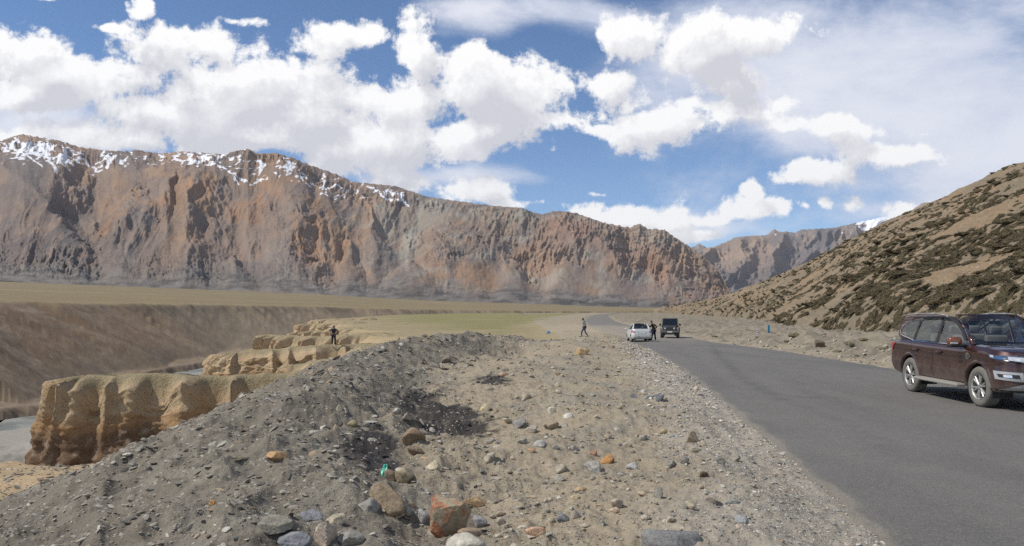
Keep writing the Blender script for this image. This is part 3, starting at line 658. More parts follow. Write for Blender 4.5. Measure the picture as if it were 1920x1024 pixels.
    A = mcol(A, blobs(Pg, E, [(560, 465, 18, 20, 1), (470, 405, 40, 16, .9), (600, 385, 60, 22, .8), (460, 350, 60, 20, .7), (180, 440, 16, 22, .9), (400, 355, 70, 12, .6), (200, 335, 50, 20, .7), (520, 320, 40, 20, .7), (880, 545, 40, 18, .5), (870, 425, 30, 10, .7), (690, 405, 60, 20, .5)])*sst(-0.5, 0.4, n2)*0.85, (0.33, 0.195, 0.105))
    A = mcol(A, sst(0.12, 0.5, fbm(Pg/48-9, E/36, 4, 336)+n2*0.35)*0.65*sst(500, 760, Pg), (0.31, 0.285, 0.235)); A = mcol(A, blobs(Pg, E, [(300, 400, 120, 30, .6), (500, 440, 80, 30, .7), (640, 470, 80, 40, .6), (350, 470, 60, 24, .5), (100, 380, 60, 30, .5)])*sst(-0.3, 0.4, n2)*0.6, (0.30, 0.20, 0.13))
    A = mcol(A, blobs(Pg, E, [(1190, 470, 60, 40, .8), (1080, 440, 60, 40, .8), (1270, 520, 40, 45, .8), (1010, 480, 40, 34, .6), (1300, 560, 40, 25, .5)])*sst(-0.5, 0.5, n2+n3*0.5), (0.31, 0.19, 0.135))
    A = mcol(A, blobs(Pg, E, [(950, 405, 60, 22, .9), (1200, 440, 50, 20, .8), (1260, 450, 50, 20, .8), (760, 420, 60, 40, .8), (740, 460, 30, 40, .6), (780, 390, 60, 14, .6)])*sst(-0.6, 0.3, n2)*0.75, (0.27, 0.26, 0.21))
    A = mcol(A, blobs(Pg, E, [(770, 440, 14, 30, .9), (762, 480, 10, 34, .9), (725, 405, 18, 26, .6), (820, 410, 30, 20, .5)])*0.8, (0.34, 0.33, 0.28))
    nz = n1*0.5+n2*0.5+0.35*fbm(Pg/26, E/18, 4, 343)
    A = mcol(A, blobs(Pg, E, [(60, 470, 170, 60, 1), (230, 500, 160, 40, .9), (400, 520, 140, 30, .8), (60, 390, 100, 30, .8)])*sst(-0.35, 0.15, nz)*0.8, (0.128, 0.108, 0.100))  # cloud shade over the lower left, painted into the rock colour
    A = mcol(A, blobs(Pg, E, [(250, 400, 90, 22, .9), (430, 375, 130, 26, 1), (560, 340, 70, 26, .9), (640, 400, 60, 26, .8), (600, 450, 60, 40, .8), (200, 440, 40, 24, .9), (880, 520, 70, 26, .8), (320, 470, 60, 26, .6)])*sst(-0.15, 0.30, nz)*0.85, (0.335, 0.185, 0.095))
    A = mcol(A, blobs(Pg, E, [(330, 420, 70, 16, .8), (480, 480, 80, 26, .8), (700, 450, 60, 50, .8), (800, 490, 80, 36, .7), (960, 520, 120, 30, .7), (1120, 530, 110, 26, .7), (150, 350, 50, 24, .7)])*sst(-0.1, 0.35, -nz)*0.8, (0.225, 0.185, 0.160))
    A = mcol(A, blobs(Pg, E, [(1010, 420, 50, 18, .9), (1130, 440, 60, 22, .9), (1200, 490, 60, 30, .8), (860, 440, 50, 20, .7), (520, 410, 60, 20, .8), (565, 480, 34, 24, .8)])*sst(-0.05, 0.35, nz)*0.75, (0.20, 0.115, 0.085))
    stk = fbm(phi*3.1, E/150, 4, 337)
    fm = np.clip(fans/10, 0, 1)
    A = mcol(A, fm*sst(0.0, 0.5, stk)*0.6, (0.30, 0.235, 0.175)); A = mcol(A, fm*sst(0.0, 0.5, -stk)*0.5, (0.20, 0.15, 0.115))
    st3 = fbm((Pg+lean)/7, E/90, 4, 339)
    A = mcol(A, (1-rock)*sst(0.1, 0.6, st3)*0.35, (0.30, 0.225, 0.16)); A = mcol(A, (1-rock)*sst(0.1, 0.6, -st3)*0.35, (0.165, 0.125, 0.105))
    # layered bands on the rock
    st = fbm(Pg/160, (E+Pg*0.12)/5.5, 4, 341)
    A = mcol(A, rock*sst(0.05, 0.5, st)*0.6, (0.12, 0.095, 0.08)); A = mcol(A, rock*sst(0.05, 0.5, -st)*0.5, (0.30, 0.215, 0.15))
    # dark grey foot of the slopes, fanning debris
    fy = foot-E
    fw = sst(itp(Pg, [(0, 55), (300, 60), (600, 40), (700, 58), (900, 36), (1200, 24), (1384, 16)]), 4, fy+n1*18+n2*10)
    A = mcol(A, fw*0.8, (0.16, 0.145, 0.13)); fs = fbm((Pg-fy*1.6)/34, fy/7, 5, 345); A = mcol(A, fw*sst(0.0, 0.4, fs)*0.6, (0.22, 0.20, 0.175)); A = mcol(A, fw*sst(0.0, 0.4, -fs)*0.75, (0.085, 0.078, 0.070))
    A = mcol(A, blobs(Pg, E, [(120, 470, 120, 36, .85), (60, 400, 70, 30, .6), (300, 440, 80, 30, .5), (400, 520, 90, 16, .6), (250, 350, 60, 12, .5), (420, 340, 40, 14, .5), (790, 380, 50, 10, .5)])*sst(-0.5, 0.4, n3+n2)*0.9, (0.105, 0.095, 0.088))  # dark rock patches; those at lower left are painted cloud shade
    for pts in ([(770, 470), (775, 510), (820, 535), (900, 556)], [(770, 500), (760, 530), (730, 555)], [(935, 480), (985, 530), (1040, 560)], [(1195, 500), (1215, 540), (1240, 565)], [(660, 400), (690, 480), (740, 520)], [(500, 470), (540, 520), (600, 545)], [(1040, 470), (1060, 530), (1100, 565)]):
        d = seg_d(Pg+n3*3, E+n3*2, pts); A = mcol(A, sst(2.4, 0.4, d+np.abs(n2)*3)*0.45, (0.29, 0.25, 0.20))
    # snow lying in the high gullies
    # shelter: concave parts of the relief, below the crest
    lev = itp(Pg, [(-200, 100), (0, 96), (60, 90), (160, 78), (240, 44), (330, 56), (420, 70), (560, 78), (640, 72), (700, 40), (790, 26), (900, 10), (960, -50)])
    below = E-sky_y
    sn = ridged((Pg+E*0.9)/30, (E-Pg*0.1)/18, 5, 351)*0.9+fbm(Pg/13, E/6, 5, 353)*0.5-g2*0.55-0.62
    den = blobs(Pg, E, [(60, 285, 60, 26, .42), (110, 300, 40, 26, .34), (210, 300, 60, 20, .26), (330, 305, 50, 22, .30), (380, 310, 60, 26, .38), (460, 330, 60, 22, .26), (480, 345, 60, 18, .2), (545, 325, 10, 16, .4), (605, 350, 8, 26, .3), (470, 290, 26, 14, .4), (520, 345, 90, 26, .24), (400, 330, 80, 16, .26), (640, 350, 50, 20, .2), (30, 300, 40, 50, .15), (740, 360, 40, 9, .25), (800, 385, 40, 8, .1)])
    snow = sst(0.0, 0.12, sn*0.75+den*1.5-0.24-0.55*sst(0.5, 1.1, below/np.maximum(lev, 1)))*(lev > 0)*(below > 0.5)
    A = mcol(A, snow*0.9, (0.80, 0.81, 0.84))
    for pts, w in (([(725, 357), (745, 362), (765, 378)], 2.2), ([(700, 352), (720, 366), (760, 371)], 1.4), ([(607, 325), (608, 345), (612, 368)], 2.6), ([(540, 315), (548, 322), (540, 335)], 4), ([(560, 330), (567, 350)], 1.5), ([(690, 350), (712, 358)], 1.3), ([(30, 262), (60, 290), (90, 305), (105, 330)], 4), ([(0, 270), (50, 300), (80, 322)], 2.2), ([(440, 345), (470, 352), (500, 344)], 2), ([(395, 325), (420, 335), (445, 352)], 2)):
        d = seg_d(Pg+n3*5, E+n3*5, pts); A = mcol(A, 0.9*sst(w, w*0.4, d+fbm(Pg/6, E/6, 4, 357)*w*1.3), (0.80, 0.81, 0.84))
    # back slope so the range has a far side
    Xb = (Dc[-1]+np.array([250, 900])[:, None])*(px[None]-960)/FPX; Yb = Dc[-1]+np.array([250, 900])[:, None]; Zb = zz[-1]*np.array([0.8, 0.1])[:, None]
    X = np.concatenate([X, Xb]); Yy = np.concatenate([D2, Yb]); Z = np.concatenate([zz, Zb]); A = np.concatenate([A, A[-2:]])
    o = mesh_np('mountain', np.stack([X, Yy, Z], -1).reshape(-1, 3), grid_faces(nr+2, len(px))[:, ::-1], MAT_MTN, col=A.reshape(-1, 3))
    tag(o, kind='structure')
build_main_range()
def build_far_range(sky, p0, p1, D0, D1, seed, footy, base, snowb):
    nc, nr = 420, 220
    px = np.linspace(p0, p1, nc); t = np.linspace(0, 1, nr); Tg, Pg = np.meshgrid(t, px, indexing='ij')
    sy = itp(Pg, sky); D = D0+(D1-D0)*Tg
    zf = CAMZ+(HY-footy)*D0/FPX; zc = CAMZ+(HY-sy)*D1/FPX
    zz = zf+(zc-zf)*Tg**1.1; E = HY-(zz-CAMZ)*FPX/D
    rel = 220*(ridged((Pg+E*0.3)/55, Tg*2, 4, seed)-0.5)+24*(ridged(Pg/18, Tg*4+Pg/30, 4, seed+1)-0.5)+4*fbm(Pg/5, E/5, 4, seed+2)
    rel = rel*sst(0, 0.1, Tg)*lerp(1, 0.12, sst(0.85, 1, Tg))
    D2 = D-rel*1.2; zz = zz+rel*0.35; lim = CAMZ+(HY-sy-0.6)*D2/FPX; zz = np.minimum(zz, lim)
    zz = zz+sst(0.94, 1, Tg)*9*(ridged(Pg/11, Pg*0, 4, seed+4)-0.5)
    A = np.zeros(Pg.shape+(3,)); A[:] = base
    n1 = fbm(Pg/40, E/25, 4, seed+5); n2 = fbm(Pg/9, E/12, 5, seed+6)
    A = mcol(A, sst(-0.1, 0.5, n1+n2*0.4)*0.8, (0.30, 0.22, 0.155)); A = mcol(A, sst(0.0, 0.5, -n1+n2*0.4)*0.7, (0.13, 0.115, 0.11))
    A = mcol(A, blobs(Pg, E, [(1390, 470, 60, 30, .9)])*0.7, (0.36, 0.25, 0.165))
    A = mcol(A, sst(478, 520, E+n1*20)*0.75, (0.15, 0.125, 0.115))  # lower slopes darkened: cloud shade painted into the colour
    sn = fbm((Pg+E)/9, E/5, 5, seed+7)*0.6+ridged((Pg+E)/18, E/20, 4, seed+8)*0.5-0.5
    snow = sst(0.0, 0.08, sn+blobs(Pg, E, snowb)-0.45)
    A = mcol(A, snow*0.95, (0.80, 0.81, 0.84))
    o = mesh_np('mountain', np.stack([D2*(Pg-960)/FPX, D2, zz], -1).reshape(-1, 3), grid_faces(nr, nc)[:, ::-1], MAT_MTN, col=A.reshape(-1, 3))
    tag(o, kind='structure')
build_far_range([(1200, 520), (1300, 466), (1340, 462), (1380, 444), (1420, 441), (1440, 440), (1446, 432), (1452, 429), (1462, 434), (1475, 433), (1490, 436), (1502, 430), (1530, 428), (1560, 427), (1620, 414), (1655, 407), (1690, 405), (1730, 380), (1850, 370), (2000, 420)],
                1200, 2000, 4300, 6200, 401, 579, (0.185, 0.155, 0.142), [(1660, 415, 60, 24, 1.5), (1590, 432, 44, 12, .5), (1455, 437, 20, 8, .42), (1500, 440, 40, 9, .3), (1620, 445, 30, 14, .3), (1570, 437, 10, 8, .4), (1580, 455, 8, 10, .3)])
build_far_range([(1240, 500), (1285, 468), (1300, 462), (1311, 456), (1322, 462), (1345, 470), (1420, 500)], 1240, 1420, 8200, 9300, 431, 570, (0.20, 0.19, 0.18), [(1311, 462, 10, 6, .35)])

# ---------------- hillside on the right with cushion scrub ----------------
SKY_H = [(1225, 579), (1260, 576), (1290, 571), (1350, 559), (1375, 552), (1400, 541), (1450, 522), (1500, 500), (1550, 476), (1600, 453), (1650, 427), (1700, 403), (1750, 381), (1800, 361), (1850, 340), (1920, 312), (2050, 262), (2300, 170), (2800, 40)]
HDF = [(1225, 520), (1290, 330), (1350, 220), (1440, 110), (1500, 88), (1600, 68), (1700, 57), (1920, 46), (2300, 36), (2800, 30)]
HDC = [(1225, 560), (1290, 470), (1350, 400), (1440, 330), (1600, 240), (1920, 165), (2300, 130), (2800, 110)]
def hill_pt(P, T):
    sy = itp(P, SKY_H); Df = (itp(P-25, HDF)+itp(P, HDF)*2+itp(P+25, HDF))/4; Dc = np.maximum(itp(P, HDC), Df+5)
    D = Df*(Dc/Df)**T
    Xf = Df*(P-960)/FPX
    zf = field(Xf, Df, False)[0]-0.5
    zc = CAMZ+(HY-sy)*Dc/FPX
    f = (D-Df)/(Dc-Df)
    rel0 = sst(0, 0.06, f)
    z = zf+(zc-zf)*(0.80*f+0.20*f*f*(3-2*f))
    X = D*(P-960)/FPX
    # a lower spur in front, with a break of slope behind it
    ridge = 2.6*np.exp(-((z-(0.30*X-8.0))/3.2)**2)*sst(1450, 1700, P)*(f < 0.98)
    rel = (fbm(X/22, D/22, 4, 501)*1.7+ridge*0.6+fbm(X/5, D/5, 4, 503)*0.42+fbm(X/1.2, D/1.2, 3, 504)*0.10)*rel0*sst(1.0, 0.93, f)
    z = z+rel+0.5*sst(0, 0.05, f)
    return X, D, z, f
def build_hill():
    px = np.concatenate([np.linspace(1225, 1960, 900), np.linspace(1965, 2800, 160)]); t = np.linspace(0, 1, 430)
    Tg, Pg = np.meshgrid(t, px, indexing='ij')
    X, D, z, f = hill_pt(Pg, Tg)
    n1 = fbm(X/9, D/9, 4, 511); n2 = fbm(X/1.6, D/1.6, 4, 513); n3 = fbm(X/30, D/30, 3, 515)
    A = np.zeros(Pg.shape+(3,)); A[:] = (0.235, 0.180, 0.120)
    A = mcol(A, sst(0, 0.5, n1+n3*0.6)*0.7, (0.275, 0.19, 0.115)); A = mcol(A, sst(0, 0.6, -n1+n2*0.3)*0.6, (0.185, 0.155, 0.11))
    A = mcol(A, sst(0.1, 0.5, n2)*0.35, (0.17, 0.14, 0.09))
    A = mcol(A, sst(0.2, 0.0, f)*0.5, (0.22, 0.185, 0.125))
    bx = X[-1]+np.array([30, 160])[:, None]; by = D[-1]+np.array([30, 120])[:, None]; bz = z[-1]-np.array([6, 60])[:, None]
    X = np.concatenate([X, bx]); Dd = np.concatenate([D, by]); z = np.concatenate([z, bz]); A = np.concatenate([A, A[-2:]])
    m = earth_mat('hill_earth', [(0.3, 0.3), (2.0, 0.45), (9.0, 0.5)], 1, [(2.0, 0.18), (8.0, 0.06)],
                  speck=[(4.0, 0.16, (0.42, 0.35, 0.25), 0.7), (2.2, 0.08, (0.38, 0.33, 0.25), 0.6), (3.0, 0.12, (0.10, 0.085, 0.055), 0.6)])
    tag(mesh_np('hillside', np.stack([X, Dd, z], -1).reshape(-1, 3), grid_faces(432, len(px))[:, ::-1], m, col=A.reshape(-1, 3)), kind='structure')
build_hill()

# ---------------- stones ----------------
def ico(sub):
    bm = bmesh.new(); bmesh.ops.create_icosphere(bm, subdivisions=sub, radius=1.0)
    v = np.array([x.co[:] for x in bm.verts]); f = np.array([[q.index for q in x.verts] for x in bm.faces]); bm.free(); return v, f
ICO = {s: ico(s) for s in (1, 2, 3, 4)}
def rock_shape(rng, sub, planes=9, rnd=0.0, noise=0.04, abc=(1, 1, 1)):
    d, f = ICO[sub]; r = np.full(len(d), 1.0)
    for _ in range(planes):
        n = rng.normal(size=3); n /= np.linalg.norm(n); o = rng.uniform(0.42, 0.70)
        dt = d@n; rr_ = np.where(dt > 0.05, o/np.maximum(dt, 0.05), 9)
        k = 0.03+rnd*0.25
        h = np.clip(0.5+0.5*(rr_-r)/k, 0, 1); r = rr_*(1-h)+r*h-k*h*(1-h)
    if noise: r = r*(1+noise*fbm(d[:, 0]*2.2+d[:, 2]*1.7+rng.uniform(0, 99), d[:, 1]*2.2-d[:, 2]*1.3, 3, int(rng.integers(1e6))))
    return d*r[:, None]*np.array(abc), f
rng = np.random.default_rng(11)
def stone_mat(name, bscale=30, bump=0.01, k=1.0):
    m, q = newmat(name)
    P = q.n('ShaderNodeNewGeometry').outputs['Position']
    c = q.n('ShaderNodeVertexColor', layer_name='Col').outputs[0]
    n = q.noise(P, bscale, 5, 0.65); n2 = q.noise(P, bscale*0.25, 3, 0.6)
    f = q.math('ADD', 1.0, q.math('ADD', q.math('MULTIPLY', q.math('SUBTRACT', n, 0.5), 0.6*k), q.math('MULTIPLY', q.math('SUBTRACT', n2, 0.5), 0.4*k)))
    c = q.vmath('SCALE', c); q.t.links.new(f, c.node.inputs[3])
    b = q.n('ShaderNodeBump', {'Height': n, 'Strength': 1.0, 'Distance': bump}).outputs[0]
    return finish(m, q, **{'Base Color': c, 'Roughness': 0.9, 'Normal': b, 'Specular IOR Level': 0.2})
MAT_STONE = stone_mat('loose_stone')
def axes_from(nrm, ang):
    n = nrm/np.linalg.norm(nrm, axis=-1, keepdims=True)
    t = np.stack([np.cos(ang), np.sin(ang), np.zeros_like(ang)], -1)
    t = t-n*(t*n).sum(-1, keepdims=True); t /= np.linalg.norm(t, axis=-1, keepdims=True)
    return np.stack([t, np.cross(n, t), n], -1)   # columns
def ground_normals(X, Y, e=0.12):
    zx = field(X+e, Y)[0]-field(X-e, Y)[0]; zy = field(X, Y+e)[0]-field(X, Y-e)[0]
    n = np.stack([-zx/(2*e), -zy/(2*e), np.ones_like(X)], -1); return n/np.linalg.norm(n, axis=-1, keepdims=True)
PAL_TAN = np.array([(0.33, 0.29, 0.22), (0.28, 0.26, 0.22), (0.36, 0.33, 0.27), (0.27, 0.23, 0.17), (0.24, 0.245, 0.235), (0.42, 0.40, 0.35), (0.33, 0.25, 0.17), (0.20, 0.205, 0.20), (0.30, 0.22, 0.17)])
PAL_GREY = np.array([(0.27, 0.255, 0.22), (0.34, 0.32, 0.28), (0.23, 0.22, 0.20), (0.42, 0.39, 0.34), (0.19, 0.185, 0.175), (0.31, 0.265, 0.205), (0.26, 0.25, 0.235), (0.38, 0.30, 0.23), (0.48, 0.45, 0.40)])
PAL_SHALE = np.array([(0.24, 0.215, 0.17), (0.19, 0.17, 0.138), (0.30, 0.27, 0.22), (0.14, 0.127, 0.108), (0.26, 0.235, 0.19), (0.37, 0.34, 0.285), (0.33, 0.25, 0.165), (0.31, 0.285, 0.235), (0.42, 0.39, 0.33)])
def scatter(name, N, seed, zone):
    g = np.random.default_rng(seed)
    a = np.radians(g.uniform(-35.5, 35.5, N)); r = np.exp(g.uniform(math.log(3.6), math.log(78), N))
    X = r*np.tan(a); Y = r.copy()
    X[:], Y[:] = r*np.sin(a), r*np.cos(a)
    z, I = field(X, Y)
    shale = (z > I['hb']-0.25)*(X < I['xc']+2.6)*(Y < 68)*(z > -4.2)
    de = I['XL']-X
    band = (de > -0.10) & (de < 1.7+0.9*fbm(X/2, Y/2, 3, 601)) & (Y < 60) & (g.random(N) < sst(2.4, 0.6, de)+0.15)
    offroad = (X < I['XL']+0.12-0.2*g.random(N)) | (X > I['XR']+0.1)
    left = (X < I['xc']-0.5)
    cl = fbm(X/1.1, Y/1.1, 3, 603)
    if zone == 'shale': keep = shale & ~band & (cl+g.random(N)*0.9 > 0.0) & (X < I['xc']+2.8)
    elif zone == 'edge': keep = band
    else: keep = ~shale & ~band & offroad & (I['s'] < -20) & ((~left) | (g.random(N) < 0.25)) & (cl*1.2+g.random(N) > 0.45)
    keep &= z > -7
    X, Y, z, r, de = X[keep], Y[keep], z[keep], r[keep], de[keep]; n = len(X)
    spx = (1.9 if zone == 'shale' else 1.4)*(1-g.random(n))**(-1/2.0); spx = np.clip(spx, 1.15, 15 if zone == 'shale' else 8)
    if zone == 'edge': spx = np.clip(1.9*(1-g.random(n))**(-1/2.8), 1.9, 8)
    size = np.clip(spx*r/800.0*0.5, 0.006, 0.20 if zone == 'shale' else 0.13)     # half-length
    nr_ = ground_normals(X, Y)
    tilt = 0.22 if zone != 'shale' else 0.30
    nr_ = nr_+g.normal(size=(n, 3))*tilt
    ang = g.uniform(0, 6.28, n) if zone != 'shale' else np.where(left[keep], g.normal(0.25, 0.5, n), g.uniform(0, 6.28, n))
    Rm = axes_from(nr_, ang)
    pal = {'shale': PAL_SHALE, 'edge': PAL_GREY, 'tan': PAL_TAN}[zone]
    col = pal[g.integers(0, len(pal), n)]*g.uniform(0.75, 1.2, (n, 1))*(1.15 if zone == 'edge' else 1.0)
    if zone == 'tan':
        clod = g.random(n) < 0.5
        col = np.where(clod[:, None], np.array((0.31, 0.26, 0.185))*g.uniform(0.8, 1.12, (n, 1)), col)
    tar = np.zeros(n)
    for (x0, y0, sx, sy) in TAR: tar = np.maximum(tar, (np.hypot((X-x0)/sx, (Y-y0)/sy) < 1.0)*1.0)
    col = np.where((tar*(g.random(n) < 0.8))[:, None] > 0, np.array((0.05, 0.047, 0.046))*g.uniform(0.7, 2.2, (n, 1)), col)
    Vs, Fs, Cs = [], [], []; off = 0
    flat = {'shale': (1, 0.62, 0.26), 'edge': (1, 0.72, 0.42), 'tan': (1, 0.78, 0.55)}[zone]
    for big in (0, 1):
        idx = np.where((spx > 3.0) == bool(big))[0]
        for p in range(10):
            ii = idx[p::10]
            if not len(ii): continue
            pv, pf = rock_shape(g, 2 if big else 1, 13 if big else 3, 0.1 if zone == 'tan' else 0.0, 0.05 if big else 0, flat)
            if not big: pv = pv*(1+g.normal(0, 0.13, pv.shape))
            sc = size[ii][:, None, None]*np.stack([g.uniform(0.8, 1.2, len(ii)), g.uniform(0.7, 1.2, len(ii)), g.uniform(0.7, 1.3, len(ii))], -1)[:, None, :]
            v = (pv[None]*sc)@np.transpose(Rm[ii], (0, 2, 1))
            v = v+np.stack([X[ii], Y[ii], z[ii]+size[ii]*flat[2]*0.35], -1)[:, None, :]
            m = len(pv)
            Vs.append(v.reshape(-1, 3)); Fs.append((pf[None]+(np.arange(len(ii))*m)[:, None, None]+off).reshape(-1, 3)); off += m*len(ii)
            Cs.append(np.repeat(col[ii], m, 0))
    o = mesh_np(name, np.concatenate(Vs), np.concatenate(Fs), MAT_STONE, smooth=False, col=np.concatenate(Cs))
    return tag(o, kind='stuff')
scatter('shale_chips', 110000, 21, 'shale')
scatter('roadside_chippings', 110000, 22, 'edge')
scatter('gravel', 62000, 23, 'tan')

RCOUNT = 0
def rock(px, py, w, h, col, label=None, group=None, planes=8, rnd=0.0, abc=None, rot=None, tilt=0.15, col2=None, sink=0.3, cat='rock', name='rock', sub=4, noise=0.05, seed=None, lift=0):
    """one loose rock standing where the photo shows it; w, h are its size in photo pixels at that distance"""
    global RCOUNT; RCOUNT += 1
    g = np.random.default_rng(1000+RCOUNT if seed is None else seed)
    x, y, z = from_px(px, py+h*0.32)
    s = y/FPX*0.5
    a = abc or (1.0, 0.85, min(1.2, h/w*1.15))
    pv, pf = rock_shape(g, sub, planes+8, rnd, noise, a)
    ext = pv.max(0)-pv.min(0)
    pv = pv*(w*s*2/max(ext[0], ext[1]*0.95))
    rotz = g.uniform(-0.5, 0.5) if rot is None else rot
    E = np.array((Euler((g.uniform(-tilt, tilt), g.uniform(-tilt, tilt), 0)).to_matrix()))
    pv = pv@E.T
    ca, sa = math.cos(rotz), math.sin(rotz)
    pv = pv@np.array([[ca, -sa, 0], [sa, ca, 0], [0, 0, 1]]).T
    hh = pv[:, 2].max()-pv[:, 2].min(); sink = min(0.55, sink+0.10)
    c = np.ones((len(pv), 3))*np.array(col)
    nn = fbm(pv[:, 0]/(w*s)*1.2+RCOUNT, pv[:, 1]/(w*s)*1.2+pv[:, 2]/(w*s)*1.3, 4, RCOUNT)
    c = c*(1+0.22*nn[:, None])
    if col2 is not None:
        c = mcol(c, sst(-0.05, 0.12, nn+0.25*(-pv[:, 0]/(w*s))), col2)
    o = mesh_np(name, pv, pf, MAT_ROCK, smooth=rnd > 0.25, col=c)
    o.location = (x, y, z-pv[:, 2].min()-hh*sink+lift)
    return tag(o, label, cat, group)
MAT_ROCK = stone_mat('boulder_stone', 32, 0.016, 1.9)
